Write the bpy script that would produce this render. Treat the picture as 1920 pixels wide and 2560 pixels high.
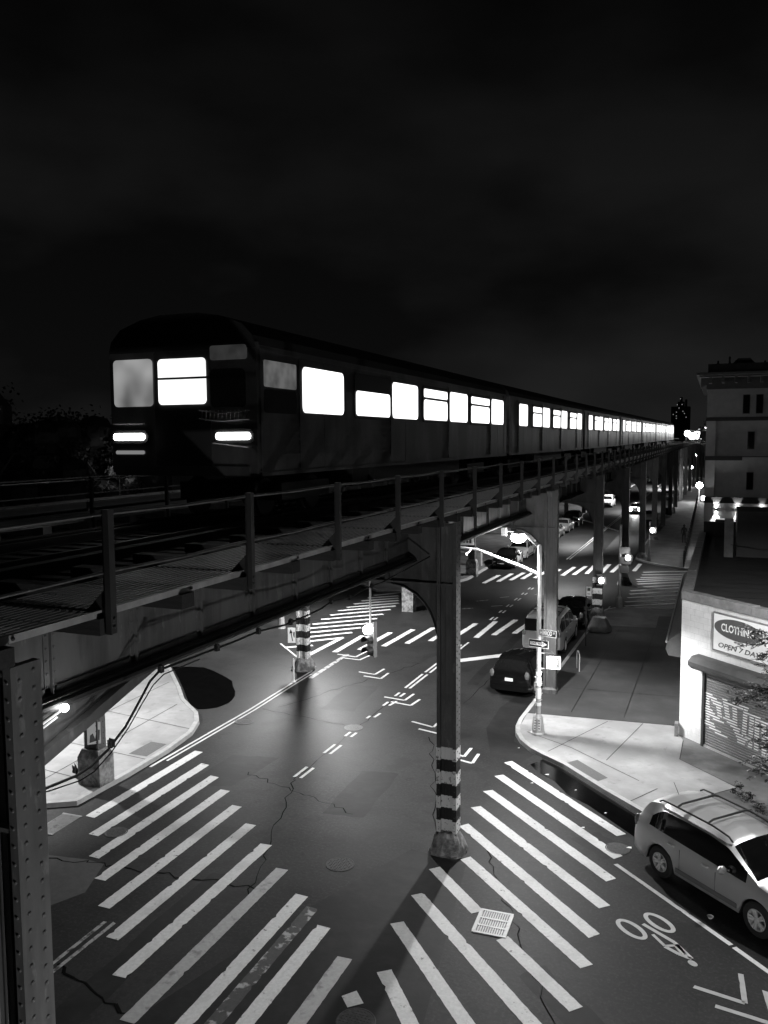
import bpy, math, random
from mathutils import Vector, Matrix
random.seed(7)
S=bpy.context.scene
for o in list(bpy.data.objects): bpy.data.objects.remove(o)
COL=S.collection
R=math.radians
# ------------------------------------------------------------------ camera
cd=bpy.data.cameras.new('camera'); cam=bpy.data.objects.new('camera',cd); COL.objects.link(cam)
cd.sensor_fit='VERTICAL'; cd.sensor_height=36; cd.lens=36*2100/2560; cd.clip_start=.05; cd.clip_end=3000
P_,A_,RO=R(4.926),R(21.59),-.006
fwd=Vector((-math.sin(A_)*math.cos(P_),math.cos(A_)*math.cos(P_),-math.sin(P_)))
rt=Vector((math.cos(A_),math.sin(A_),0)); up=rt.cross(fwd)
r2=rt*math.cos(RO)+up*math.sin(RO); u2=up*math.cos(RO)-rt*math.sin(RO)
cam.matrix_world=Matrix(((r2.x,u2.x,-fwd.x,0),(r2.y,u2.y,-fwd.y,0),(r2.z,u2.z,-fwd.z,10.3),(0,0,0,1)))
S.camera=cam
# ------------------------------------------------------------------ world: overcast city night sky
w=bpy.data.worlds.new('World'); S.world=w; w.use_nodes=True
nt=w.node_tree; nt.nodes.clear(); N=nt.nodes.new; L=nt.links.new
out=N('ShaderNodeOutputWorld'); bg=N('ShaderNodeBackground'); tc=N('ShaderNodeTexCoord'); mp=N('ShaderNodeMapping')
ns=N('ShaderNodeTexNoise'); ns.inputs['Scale'].default_value=2.3; ns.inputs['Detail'].default_value=5; ns.inputs['Roughness'].default_value=.45
mp.inputs['Scale'].default_value=(1,1,2.2); mp.inputs['Location'].default_value=(3.1,1.7,.4)
cr=N('ShaderNodeValToRGB'); cr.color_ramp.elements[0].position=.40; cr.color_ramp.elements[0].color=(.0020,)*3+(1,)
cr.color_ramp.elements[1].position=.62; cr.color_ramp.elements[1].color=(.0075,)*3+(1,)
sx=N('ShaderNodeSeparateXYZ'); mr=N('ShaderNodeMapRange'); mr.inputs[1].default_value=0; mr.inputs[2].default_value=.42; mr.inputs[3].default_value=4.2; mr.inputs[4].default_value=1.1
ml=N('ShaderNodeMixRGB'); ml.blend_type='MULTIPLY'; ml.inputs[0].default_value=1
L(tc.outputs['Generated'],mp.inputs[0]); L(mp.outputs[0],ns.inputs[0]); L(ns.outputs[0],cr.inputs[0]); L(tc.outputs['Generated'],sx.inputs[0]); L(sx.outputs[2],mr.inputs[0])
L(cr.outputs[0],ml.inputs[1]); L(mr.outputs[0],ml.inputs[2]); L(ml.outputs[0],bg.inputs[0]); bg.inputs[1].default_value=.21; L(bg.outputs[0],out.inputs[0])
S.view_settings.view_transform='Standard'; S.view_settings.look='None'; S.view_settings.gamma=1; S.view_settings.exposure=1.2
S.render.engine='CYCLES'
# ------------------------------------------------------------------ materials
MAT={}
def mat(n,c,rough=.7,metal=0,var=.25,sc=3.0,bump=0,c2=None,sc2=None,spec=None,stretch=None,wear=None,detail=6):
    """grey procedural material: base value c modulated by noise; c2 = second value mixed in patches of scale sc2"""
    m=bpy.data.materials.new(n); m.use_nodes=True; t=m.node_tree; b=t.nodes['Principled BSDF']; MAT[n]=m
    N=t.nodes.new; L=t.links.new
    tc=N('ShaderNodeTexCoord'); src=tc.outputs['Object']
    if stretch:
        mp=N('ShaderNodeMapping'); mp.inputs['Scale'].default_value=stretch; L(src,mp.inputs[0]); src=mp.outputs[0]
    nz=N('ShaderNodeTexNoise'); nz.inputs['Scale'].default_value=sc; nz.inputs['Detail'].default_value=detail; nz.inputs['Roughness'].default_value=.65; L(src,nz.inputs[0])
    r=N('ShaderNodeValToRGB'); e=r.color_ramp.elements; e[0].position=.3; e[1].position=.7
    e[0].color=(c*(1-var),)*3+(1,); e[1].color=(min(1,c*(1+var)),)*3+(1,); L(nz.outputs[0],r.inputs[0]); col=r.outputs[0]
    if c2 is not None:
        n2=N('ShaderNodeTexNoise'); n2.inputs['Scale'].default_value=sc2 or .5; n2.inputs['Detail'].default_value=8; n2.inputs['Roughness'].default_value=.6; L(src,n2.inputs[0])
        q=N('ShaderNodeMapRange'); lo,hi=wear or (.45,.6); q.inputs[1].default_value=lo; q.inputs[2].default_value=hi; L(n2.outputs[0],q.inputs[0])
        mx=N('ShaderNodeMixRGB'); mx.inputs[2].default_value=(c2,)*3+(1,); L(q.outputs[0],mx.inputs[0]); L(col,mx.inputs[1]); col=mx.outputs[0]
    L(col,b.inputs['Base Color']); b.inputs['Roughness'].default_value=rough; b.inputs['Metallic'].default_value=metal
    if spec is not None: b.inputs['Specular IOR Level'].default_value=spec
    if bump:
        bp=N('ShaderNodeBump'); bp.inputs['Strength'].default_value=bump; bp.inputs['Distance'].default_value=.02; L(nz.outputs[0],bp.inputs['Height']); L(bp.outputs[0],b.inputs['Normal'])
    return m
def emit(n,s,c=1.0,var=0,sc=2):
    m=bpy.data.materials.new(n); m.use_nodes=True; t=m.node_tree; t.nodes.clear(); o=t.nodes.new('ShaderNodeOutputMaterial'); e=t.nodes.new('ShaderNodeEmission')
    e.inputs[0].default_value=(c,c,c,1); e.inputs[1].default_value=s; t.links.new(e.outputs[0],o.inputs[0]); MAT[n]=m
    if var:
        tc=t.nodes.new('ShaderNodeTexCoord'); nz=t.nodes.new('ShaderNodeTexNoise'); nz.inputs['Scale'].default_value=sc; q=t.nodes.new('ShaderNodeMapRange')
        q.inputs[1].default_value=.35; q.inputs[2].default_value=.65; q.inputs[3].default_value=s*(1-var); q.inputs[4].default_value=s
        t.links.new(tc.outputs['Object'],nz.inputs[0]); t.links.new(nz.outputs[0],q.inputs[0]); t.links.new(q.outputs[0],e.inputs[1])
    return m
asph=mat('asphalt',.024,.56,var=.28,sc=9,bump=.25,c2=.016,sc2=.22,wear=(.42,.6),spec=.13)
def layer(m,scale,lo,hi,val,fac=1.0,stretch=None,detail=8):
    t=m.node_tree; N=t.nodes.new; L=t.links.new; b=t.nodes['Principled BSDF']; src=b.inputs['Base Color'].links[0].from_socket
    tc=N('ShaderNodeTexCoord'); mp=N('ShaderNodeMapping'); mp.inputs['Location'].default_value=(scale*7.3,scale*3.1,0); L(tc.outputs['Object'],mp.inputs[0])
    if stretch: mp.inputs['Scale'].default_value=stretch
    n=N('ShaderNodeTexNoise'); n.inputs['Scale'].default_value=scale; n.inputs['Detail'].default_value=detail; n.inputs['Roughness'].default_value=.62; L(mp.outputs[0],n.inputs[0])
    q=N('ShaderNodeMapRange'); q.inputs[1].default_value=lo; q.inputs[2].default_value=hi; q.inputs[4].default_value=fac; L(n.outputs[0],q.inputs[0])
    mx=N('ShaderNodeMixRGB'); mx.inputs[2].default_value=(val,)*3+(1,); L(q.outputs[0],mx.inputs[0]); L(src,mx.inputs[1]); L(mx.outputs[0],b.inputs['Base Color'])
layer(asph,.5,.54,.68,.010,.75); layer(asph,1.7,.58,.70,.008,.7); layer(asph,.33,.55,.7,.034,.7,(1,.35,1)); layer(asph,60,.64,.78,.07,.5,None,2); layer(asph,14,.5,.66,.040,.7,None,4); layer(asph,.9,.55,.62,.013,.6)
asph_d=mat('worn asphalt',.015,.6,var=.35,sc=3,bump=.3,c2=.010,sc2=.9,spec=.15)
asph_l=mat('pale asphalt',.055,.7,var=.2,sc=5,bump=.2)
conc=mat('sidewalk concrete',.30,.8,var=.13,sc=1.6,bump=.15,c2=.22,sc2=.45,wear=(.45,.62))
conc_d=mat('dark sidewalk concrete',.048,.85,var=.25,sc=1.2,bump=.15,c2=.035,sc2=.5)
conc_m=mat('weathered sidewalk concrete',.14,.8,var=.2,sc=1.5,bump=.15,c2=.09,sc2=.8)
kerbm=mat('kerb stone',.34,.75,var=.2,sc=4,bump=.2)
foot=mat('footing concrete',.24,.9,var=.45,sc=7,bump=.8,c2=.08,sc2=3)
paint=mat('road paint',.62,.6,var=.14,sc=14,c2=.07,sc2=5.5,wear=(.62,.70))
paint_w=mat('worn road paint',.33,.65,var=.3,sc=12,c2=.045,sc2=4,wear=(.50,.60))
water=mat('puddle and patch gloss',.003,.12,var=.3,sc=2,spec=.5)  # one black gloss for the gutter puddle and the corner patch
tact=mat('tactile paving',.09,.8,var=.15,sc=20,bump=.5)
steel=mat('painted steel',.075,.55,var=.3,sc=2.2,c2=.035,sc2=2.0,wear=(.56,.66),stretch=(1,1,.3),bump=.05)
steel_d=mat('dark steel',.020,.6,var=.3,sc=3)
steel_l=mat('pale steel',.20,.5,var=.25,sc=4,c2=.07,sc2=3,wear=(.55,.65))
timber=mat('old timber',.016,.9,var=.45,sc=5,stretch=(1,6,6),bump=.4)
gedge=mat('galvanised edge',.30,.5,var=.25,sc=4,metal=.2)
grate=mat('galvanised grating',.075,.5,var=.25,sc=4,metal=.2)
galv=mat('galvanised pole',.38,.5,var=.18,sc=6,metal=.1,c2=.28,sc2=5,wear=(.6,.66))
rustm=mat('manhole iron',.045,.7,var=.4,sc=14,metal=.1,bump=.6)
blackm=mat('black paint',.012,.5,var=.3,sc=4)
rubber=mat('rubber',.014,.75,var=.2,sc=10)
whitem=mat('white enamel',.75,.5,var=.06,sc=5)
wallp=mat('painted block wall',.66,.75,var=.09,sc=2.5,c2=.48,sc2=1.1,wear=(.5,.68),bump=.15)
capm=mat('parapet coping',.20,.8,var=.3,sc=3,bump=.3)
roofm=mat('tar roof',.022,.85,var=.3,sc=1.4,c2=.03,sc2=1,bump=.3)
stucco=mat('stucco',.40,.85,var=.12,sc=2,bump=.1)
stucco_l=mat('pilaster stucco',.5,.85,var=.1,sc=2)
bandm=mat('dark stone band',.045,.8,var=.2,sc=3)
brickd=mat('dark brick',.035,.9,var=.3,sc=6)
shut=mat('roller shutter steel',.13,.45,var=.15,sc=3,metal=.3)
graf=mat('graffiti paint',.72,.6,var=.12,sc=4)
signw=mat('sign white',.85,.45,var=.04,sc=3)
signg=mat('sign grey',.075,.5,var=.1,sc=3)
stain=mat('stainless car side',.20,.38,metal=.75,var=.45,sc=.9,c2=.10,sc2=.55,wear=(.4,.6),stretch=(1,1,.35))
roofc=mat('train roof',.015,.7,var=.3,sc=2)
glass=mat('dark glass',.006,.05,var=.2,sc=2,spec=.6)
silver=mat('silver car paint',.52,.38,metal=.7,var=.03,sc=2)
blackc=mat('black car paint',.004,.07,metal=0,var=.1,sc=2,spec=.6)
greyc=mat('grey car paint',.16,.3,metal=.4,var=.06,sc=2)
whitec=mat('white car paint',.62,.3,var=.04,sc=2)
chrome=mat('alloy wheel',.62,.3,metal=.35,var=.05,sc=3)
lensd=mat('lamp lens',.10,.1,var=.3,sc=20,spec=.8)
leafm=mat('leaves',.05,.55,var=.5,sc=3,spec=.4)
leafd=mat('dark leaves',.005,.7,var=.4,sc=.6)
bark=mat('bark',.06,.9,var=.4,sc=8,bump=.5)
cloth=mat('dark clothing',.02,.9,var=.2,sc=6); skin=mat('skin',.25,.6,var=.1,sc=5)
tarpm=mat('grey tarpaulin',.17,.45,var=.25,sc=5,bump=.3)
cablem=mat('black cable',.008,.6)
EW=emit('train window light',1.1,1,.18,.8); EF=emit('cab window light',.15,1,.8,1.1); ED=emit('front door light',.75,1,.35,2.5); EDim=emit('dim sign light',.016,1,.5,3)
EL=emit('lamp glow',30); EL2=emit('signal glow',9); EH=emit('headlight glow',7); ET=emit('far lit window',.16); EM=emit('marker light',.09)
layer(steel,1.2,.48,.66,.035,.75,(3.2,3.2,.35)); layer(steel,3,.6,.7,.20,.5,(2,2,.6)); layer(conc,.7,.5,.7,.20,.6); layer(conc,2.5,.60,.70,.14,.5); layer(conc_d,.6,.5,.7,.035,.7); layer(paint,1.3,.5,.72,.42,.7); layer(paint,26,.64,.74,.2,.5); layer(wallp,6,.62,.72,.40,.5)
# ------------------------------------------------------------------ mesh helpers
class MB:
    def __init__(s,warp=None): s.v=[];s.f=[];s.m=[];s.warp=warp;s.cur=0;s.sm=False
    def add(s,vs,fs,mi=None):
        b=len(s.v); s.v+= [tuple(v) for v in vs]; mi=s.cur if mi is None else mi
        for f in fs: s.f.append([b+i for i in f]); s.m.append(mi)
    def box(s,x0,x1,y0,y1,z0,z1,mi=None):
        s.add([(x0,y0,z0),(x1,y0,z0),(x1,y1,z0),(x0,y1,z0),(x0,y0,z1),(x1,y0,z1),(x1,y1,z1),(x0,y1,z1)],
              [(0,3,2,1),(4,5,6,7),(0,1,5,4),(1,2,6,5),(2,3,7,6),(3,0,4,7)],mi)
    def bar(s,a,b,w,h,mi=None,upv=(0,0,1)):
        a=Vector(a);b=Vector(b);d=(b-a).normalized();u=Vector(upv)
        if abs(d.dot(u))>.99: u=Vector((0,1,0))
        x=d.cross(u).normalized()*w/2; y=x.cross(d).normalized()*h/2
        s.add([a-x-y,a+x-y,a+x+y,a-x+y,b-x-y,b+x-y,b+x+y,b-x+y],[(0,1,2,3),(7,6,5,4),(0,4,5,1),(1,5,6,2),(2,6,7,3),(3,7,4,0)],mi)
    def prism(s,poly,z0,z1,mi=None,bottom=True):
        n=len(poly); ar=sum(poly[i][0]*poly[(i+1)%n][1]-poly[(i+1)%n][0]*poly[i][1] for i in range(n))
        if ar<0: poly=poly[::-1]
        vs=[(p[0],p[1],z0) for p in poly]+[(p[0],p[1],z1) for p in poly]
        fs=[tuple(range(n,2*n))]+[(i,(i+1)%n,n+(i+1)%n,n+i) for i in range(n)]
        if bottom: fs.append(tuple(range(n-1,-1,-1)))
        s.add(vs,fs,mi)
    def sheet(s,poly,z,mi=None):
        n=len(poly); ar=sum(poly[i][0]*poly[(i+1)%n][1]-poly[(i+1)%n][0]*poly[i][1] for i in range(n))
        if ar<0: poly=poly[::-1]
        s.add([(p[0],p[1],z) for p in poly],[tuple(range(n))],mi)
    def extr(s,poly,o,ax,ay,az,d0,d1,mi=None):
        """polygon given in (ax,ay) plane at origin o, extruded along az from d0 to d1"""
        o=Vector(o);ax=Vector(ax);ay=Vector(ay);az=Vector(az); n=len(poly)
        P=[o+ax*p[0]+ay*p[1] for p in poly]
        s.add([p+az*d0 for p in P]+[p+az*d1 for p in P],[tuple(range(n-1,-1,-1)),tuple(range(n,2*n))]+[(i,(i+1)%n,n+(i+1)%n,n+i) for i in range(n)],mi)
    def tube(s,pts,r,n=8,mi=None,cap=True):
        pts=[Vector(p) for p in pts]; rs=r if isinstance(r,(list,tuple)) else [r]*len(pts); base=len(s.v); mi=s.cur if mi is None else mi
        pu=None
        for i,p in enumerate(pts):
            d=(pts[min(i+1,len(pts)-1)]-pts[max(i-1,0)]).normalized()
            u=pu if pu is not None else (Vector((0,0,1)) if abs(d.z)<.9 else Vector((1,0,0)))
            x=d.cross(u).normalized(); y=x.cross(d).normalized(); pu=y
            for k in range(n):
                a=2*math.pi*k/n; s.v.append(tuple(p+(x*math.cos(a)+y*math.sin(a))*rs[i]))
        for i in range(len(pts)-1):
            for k in range(n):
                s.f.append([base+i*n+k,base+i*n+(k+1)%n,base+(i+1)*n+(k+1)%n,base+(i+1)*n+k]); s.m.append(mi)
        if cap:
            s.f.append([base+k for k in range(n)][::-1]); s.m.append(mi); s.f.append([base+(len(pts)-1)*n+k for k in range(n)]); s.m.append(mi)
    def lathe(s,prof,o=(0,0,0),n=16,axis='z',mi=None):
        o=Vector(o); base=len(s.v); mi=s.cur if mi is None else mi
        for r,z in prof:
            for k in range(n):
                a=2*math.pi*k/n; c,q=r*math.cos(a),r*math.sin(a)
                s.v.append(tuple(o+(Vector((c,q,z)) if axis=='z' else Vector((c,z,q)) if axis=='y' else Vector((z,c,q)))))
        for i in range(len(prof)-1):
            for k in range(n):
                f=[base+i*n+k,base+i*n+(k+1)%n,base+(i+1)*n+(k+1)%n,base+(i+1)*n+k]; s.f.append(f if axis!='y' else f[::-1]); s.m.append(mi)
        s.f.append([base+k for k in range(n)][::-1]); s.m.append(mi); s.f.append([base+(len(prof)-1)*n+k for k in range(n)]); s.m.append(mi)
    def ball(s,o,r,n=12,mi=None,sz=1):
        s.lathe([(max(.001,r*math.sin(math.pi*i/(n//2))),-r*sz*math.cos(math.pi*i/(n//2))) for i in range(n//2+1)],o,n,mi=mi)
    def dome(s,o,nrm,r,n=6):
        o=Vector(o); d=Vector(nrm).normalized(); u=Vector((0,0,1)) if abs(d.z)<.9 else Vector((1,0,0)); x=d.cross(u).normalized(); y=d.cross(x)
        vs=[];
        for rr,h in ((1,0),(.75,.55)):
            for k in range(n):
                a=2*math.pi*k/n; vs.append(o+(x*math.cos(a)+y*math.sin(a))*r*rr+d*r*h)
        vs.append(o+d*r*.8)
        fs=[(k,(k+1)%n,n+(k+1)%n,n+k) for k in range(n)]+[(n+k,n+(k+1)%n,2*n) for k in range(n)]
        s.add(vs,fs)
    def build(s,name,mats,parent=None,loc=(0,0,0),rz=0,smooth=False):
        me=bpy.data.meshes.new(name); vs=s.v
        if s.warp: vs=[s.warp(v) for v in vs]
        me.from_pydata([tuple(v) for v in vs],[],s.f)
        if not isinstance(mats,(list,tuple)): mats=[mats]
        for m in mats: me.materials.append(m)
        me.polygons.foreach_set('material_index',s.m)
        if smooth:
            me.polygons.foreach_set('use_smooth',[True]*len(s.f))
            try: me.set_sharp_from_angle(angle=R(35))
            except Exception: pass
        me.update(); o=bpy.data.objects.new(name,me); COL.objects.link(o)
        if parent: o.parent=parent
        o.location=loc; o.rotation_euler=(0,0,rz); return o
def tag(o,label=None,cat=None,group=None,kind=None):
    if label: o['label']=label
    if cat: o['category']=cat
    if group: o['group']=group
    if kind: o['kind']=kind
    return o
def empty(name,loc=(0,0,0),rz=0):
    o=bpy.data.objects.new(name,None); COL.objects.link(o); o.location=loc; o.rotation_euler=(0,0,rz); o.empty_display_size=.3; return o
def kids(o): return [c for c in bpy.data.objects if c.parent==o]
def copytree(o,parent=None):
    c=o.copy(); COL.objects.link(c); c.parent=parent
    for k in kids(o): copytree(k,c)
    return c
def text(name,s,size,m,parent,M,shear=0,depth=.002,xs=1,bold=0):
    cu=bpy.data.curves.new(name,'FONT'); cu.body=s; cu.size=size; cu.extrude=depth; cu.shear=shear; cu.offset=bold; cu.align_x='CENTER'; cu.align_y='CENTER'; cu.resolution_u=3
    t=bpy.data.objects.new(name,cu); COL.objects.link(t); dg=bpy.context.evaluated_depsgraph_get(); me=bpy.data.meshes.new_from_object(t.evaluated_get(dg))
    bpy.data.objects.remove(t); o=bpy.data.objects.new(name,me); me.materials.clear(); me.materials.append(m); COL.objects.link(o); o.parent=parent
    o.matrix_local=M@Matrix.Diagonal((xs,1,1,1)); return o
def frame(o,x,y):
    x=Vector(x).normalized(); y=Vector(y).normalized(); z=x.cross(y); M=Matrix.Identity(4)
    for i in range(3): M[i][0]=x[i];M[i][1]=y[i];M[i][2]=z[i];M[i][3]=o[i]
    return M
def light(name,loc,power,parent=None,kind='SPOT',size=2.75,blend=.5,aim=(0,0,-1),rad=.12,bat=0):
    d=bpy.data.lights.new(name,kind); d.energy=power; d.shadow_soft_size=rad
    if kind=='SPOT': d.spot_size=size; d.spot_blend=blend
    o=bpy.data.objects.new(name,d); COL.objects.link(o); o.location=loc; o.rotation_euler=Vector(aim).to_track_quat('-Z','Y').to_euler()
    if parent: o.parent=parent
    if bat: # street-lamp optics: more candela towards the sides than straight down
        d.use_nodes=True; t=d.node_tree; e=t.nodes['Emission']; N=t.nodes.new; tc=N('ShaderNodeTexCoord'); sp=N('ShaderNodeSeparateXYZ'); ab=N('ShaderNodeMath'); ab.operation='ABSOLUTE'; pw=N('ShaderNodeMath'); pw.operation='POWER'; pw.inputs[1].default_value=-bat; mn=N('ShaderNodeMath'); mn.operation='MINIMUM'; mn.inputs[1].default_value=3.2; mx=N('ShaderNodeMath'); mx.operation='MAXIMUM'; mx.inputs[1].default_value=.05
        L=t.links.new; L(tc.outputs['Normal'],sp.inputs[0]); L(sp.outputs[2],ab.inputs[0]); L(ab.outputs[0],mx.inputs[0]); L(mx.outputs[0],pw.inputs[0]); L(pw.outputs[0],mn.inputs[0]); L(mn.outputs[0],e.inputs['Strength'])
    return o
# ------------------------------------------------------------------ ground
def struct(name,mb,m): o=mb.build(name,m); tag(o,kind='structure'); return o
g=MB(); g.sheet([(-900,-300),(900,-300),(900,1500),(-900,1500)],0); struct('road',g,asph)
# right sidewalk block
kr=[(14,8.3),(1.6,20.0),(-.3,21.9),(-1.66,23.19),(-2.87,24.36),(-4.22,25.8),(-5.0,26.4),(-5.5,26.85),(-5.95,27.45),(-6.25,28.1),(-6.42,28.8),(-6.48,29.6),(-6.42,32.5),(-6.28,40.8),(-6.14,49.9),(-5.95,50.9),(-5.5,51.6),(-4.87,51.9),(-1.9,52.4),(30,57)]
def inset(line,d,side=1):
    o=[]
    for i,p in enumerate(line):
        a=Vector(line[max(i-1,0)]);b=Vector(line[min(i+1,len(line)-1)]);t=(b-a).normalized(); n=Vector((-t.y,t.x))*side; o.append((p[0]+n.x*d,p[1]+n.y*d))
    return o
kin=inset(kr,.17,-1)
def kerb(line,inner,name='kerb'):
    g=MB()
    for i in range(len(line)-1):
        a,b,c,d=line[i],line[i+1],inner[i+1],inner[i]
        g.add([(a[0],a[1],0),(b[0],b[1],0),(b[0]+(c[0]-b[0])*.1,b[1]+(c[1]-b[1])*.1,.135),(a[0]+(d[0]-a[0])*.1,a[1]+(d[1]-a[1])*.1,.135),(c[0],c[1],.14),(d[0],d[1],.14),(c[0],c[1],0),(d[0],d[1],0)],[(0,1,2,3),(3,2,4,5),(5,4,6,7)])
    return struct(name,g,kerbm)
kerb(kr,kin)
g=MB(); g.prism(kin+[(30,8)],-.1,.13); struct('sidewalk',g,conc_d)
g=MB(); yb=30.45
br=[p for p in kin[2:11]]+[(-6.30,30.3),(-4,30.5),(-1.0,30.75),(-.96,29.9),(-.8,29.3),(-.84,27.5),(.8,25.8),(.1,25.0),(-.75,24.25),(.25,22.2)]
g.sheet(br,.134); struct('sidewalk_corner_slab',g,conc)
g=MB(); g.sheet([(-.96,29.9),(-.8,29.3),(-.84,27.5),(.8,25.8),(.1,25.0),(-.75,24.25),(.25,22.2),(1.7,20.3),(13,9.2),(14,14.5),(5.34,23.39)],.1345); struct('sidewalk_frontage',g,conc_m)
g=MB(); g.sheet([(-6.1,46.3),(-2.8,46.7),(-2.84,49.8),(-1.1,50.3),(-1.1,52.2),(-4.8,51.7),(-5.4,51.4),(-5.9,50.4)],.134); struct('sidewalk_far_slab',g,conc_m)
# joints in the sidewalk
g=MB()
def line(g,a,b,wd,z): 
    a=Vector(a);b=Vector(b);n=(b-a).normalized();n=Vector((-n.y,n.x))*wd/2; g.sheet([a-n,b-n,b+n,a+n],z)
for a,b in (((-4.87,26.7),(-3.4,30.4)),((-3.0,26.6),(-2.2,30.6)),((-1.0,30.8),(-6.3,30.35)),((-.8,29.3),(-.84,27.5)),((-.84,27.5),(.8,25.8)),((.8,25.8),(.1,25)),((-2.0,23.75),(-1.35,24.9)),((-5.9,28.3),(-4.2,27.3)),((-4.2,27.3),(-1.9,25.3)),((-4.8,31),(-4.6,46)),((-2.9,31),(-2.8,46)),((-6.2,34),(-1,34.3)),((-6.2,38),(-1,38.3)),((-6.2,42),(-1,42.3)),((-6.2,46.2),(-1,46.5))): line(g,a,b,.025,.139)
struct('sidewalk_joints',g,asph_d)
g=MB(); g.sheet([(-4.13,25.95),(-3.86,26.31),(-2.79,25.19),(-3.03,24.83)],.1392); struct('tactile_ramp',g,tact)
g=MB(); g.sheet([(-5.25,25.75),(-4.95,26.3),(-4.4,25.9),(-3.09,24.52),(-1.72,23.12),(-1.2,22.65),(-1.2,21.75),(-1.76,21.9),(-2.5,22.7),(-3.1,23.35),(-3.75,23.85),(-4.3,24.7),(-4.9,25.2)],.004); struct('gutter_puddle',g,water)
# left sidewalk
kl=[(-17.9,17.4),(-16.62,18.2),(-16.56,20.4),(-16.62,22.5),(-16.85,24.2),(-17.3,25.3),(-17.89,26.11),(-19.33,27.31),(-20.39,28.56),(-23,31.4),(-40,48)]
kli=inset(kl,.18,1); kerb(kl,kli)
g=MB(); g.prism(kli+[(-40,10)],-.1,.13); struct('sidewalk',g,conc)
g=MB()
for a,b in (((-17.6,19.5),(-24,20.2)),((-16.8,21.5),(-25,22.3)),((-17,24.4),(-25,25.5)),((-18.6,18.3),(-19.2,26.6)),((-20.9,19),(-21.3,29)),((-16.8,19.6),(-17.9,19.9))): line(g,a,b,.03,.135)
struct('sidewalk_joints',g,asph_d)
g=MB(); g.sheet([(-17.6,21.7),(-17.6,22.87),(-16.96,22.86),(-16.9,21.7)],.1355); struct('tactile_ramp',g,tact)
# far left block
k3=[(-40,66),(-26,57),(-21.25,52.2),(-18.9,52.4),(-17.5,54.5),(-17.1,57.1),(-16.7,59.1),(-16.7,63.2),(-16.7,110),(-16.4,300)]
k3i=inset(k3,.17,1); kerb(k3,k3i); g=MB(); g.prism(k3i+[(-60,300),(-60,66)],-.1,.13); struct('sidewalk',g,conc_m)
# far right block
k4=[(30,64),(-1.94,68.96),(-4.17,70.7),(-5.43,72.2),(-6.2,73.6),(-6.3,76),(-6.2,110),(-6.0,300)]
k4i=inset(k4,.17,-1); kerb(k4,k4i); g=MB(); g.prism(k4i+[(30,300)],-.1,.13); struct('sidewalk',g,conc_m)
# asphalt patches
g=MB(); g.sheet([(-7.72,75.94),(-9.36,76.04),(-9.58,95),(-6.6,95),(-6.6,76)],.003); struct('asphalt_patch',g,asph_l)
g=MB(); g.sheet([(-15.31,15.67),(-14.2,15.84),(-13.67,15.8),(-13.2,14.6),(-13.55,13.88),(-14.5,13.2),(-17,13)],.003); struct('asphalt_patch',g,asph_l)
g=MB(); g.sheet([(-5.4,18.9),(-6.9,19.2),(-7.5,17.6),(-8.6,14.5),(-10,9.5),(-3.9,9),(-4.6,13.5)],.0025); struct('asphalt_patch',g,asph_d)
g=MB(); g.sheet([(-6.6,26),(-7.4,28.5),(-7.5,31),(-7.0,34),(-6.45,34),(-6.55,30),(-6.2,27.6),(-5.3,26.6),(-5.6,25.7)],.0025); struct('asphalt_patch',g,asph_d)
g=MB(); g.sheet([*[(a+random.uniform(-.06,.06),b+random.uniform(-.06,.06)) for a,b in ((-22.9,31.5),(-22.2,31.8),(-21.5,31.9),(-20.8,31.6),(-20.14,31.2),(-19.6,30.9),(-19.1,30.4),(-18.6,29.8),(-18.21,29.15),(-17.9,28.7),(-17.75,28.2),(-17.66,27.8),(-17.63,27.43),(-17.7,27.1),(-17.9,26.9),(-18.1,26.8),(-18.34,26.75),(-18.8,27.05),(-19.3,27.45),(-20.35,28.7),(-21.6,30.1))]],.004); struct('corner_black_patch',g,water)  # only a glossy black sheet with a ragged edge
for P_s,m_ in (([(-14.6,20.6),(-13.2,20.9),(-13.0,23.4),(-14.5,23.1)],asph_d),([(-9.9,20.2),(-8.7,20.4),(-8.9,23.6),(-10.0,23.4)],asph_d),([(-13.9,28.4),(-12.6,28.6),(-12.9,31.9),(-14.1,31.7)],asph_d),([(-9.6,33.5),(-9.1,33.5),(-9.2,44),(-9.7,44)],asph_d),([(-3.3,15.2),(-1.2,13.2),(-.8,13.7),(-2.9,15.7)],asph_d),([(-10.9,9.5),(-10.2,9.5),(-10.4,16.5),(-11.0,16.4)],asph_d),([(-3.2,21.2),(-2.6,21.8),(-1.7,21.0),(-2.3,20.4)],asph_d)):
    Q=[]
    for i in range(len(P_s)):
        a=Vector(P_s[i]);b=Vector(P_s[(i+1)%len(P_s)])
        for k in range(6): Q.append(a.lerp(b,k/6)+Vector((random.uniform(-.05,.05),random.uniform(-.05,.05))))
    g=MB(); g.sheet(Q,.0022); struct('asphalt_patch',g,m_)
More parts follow.
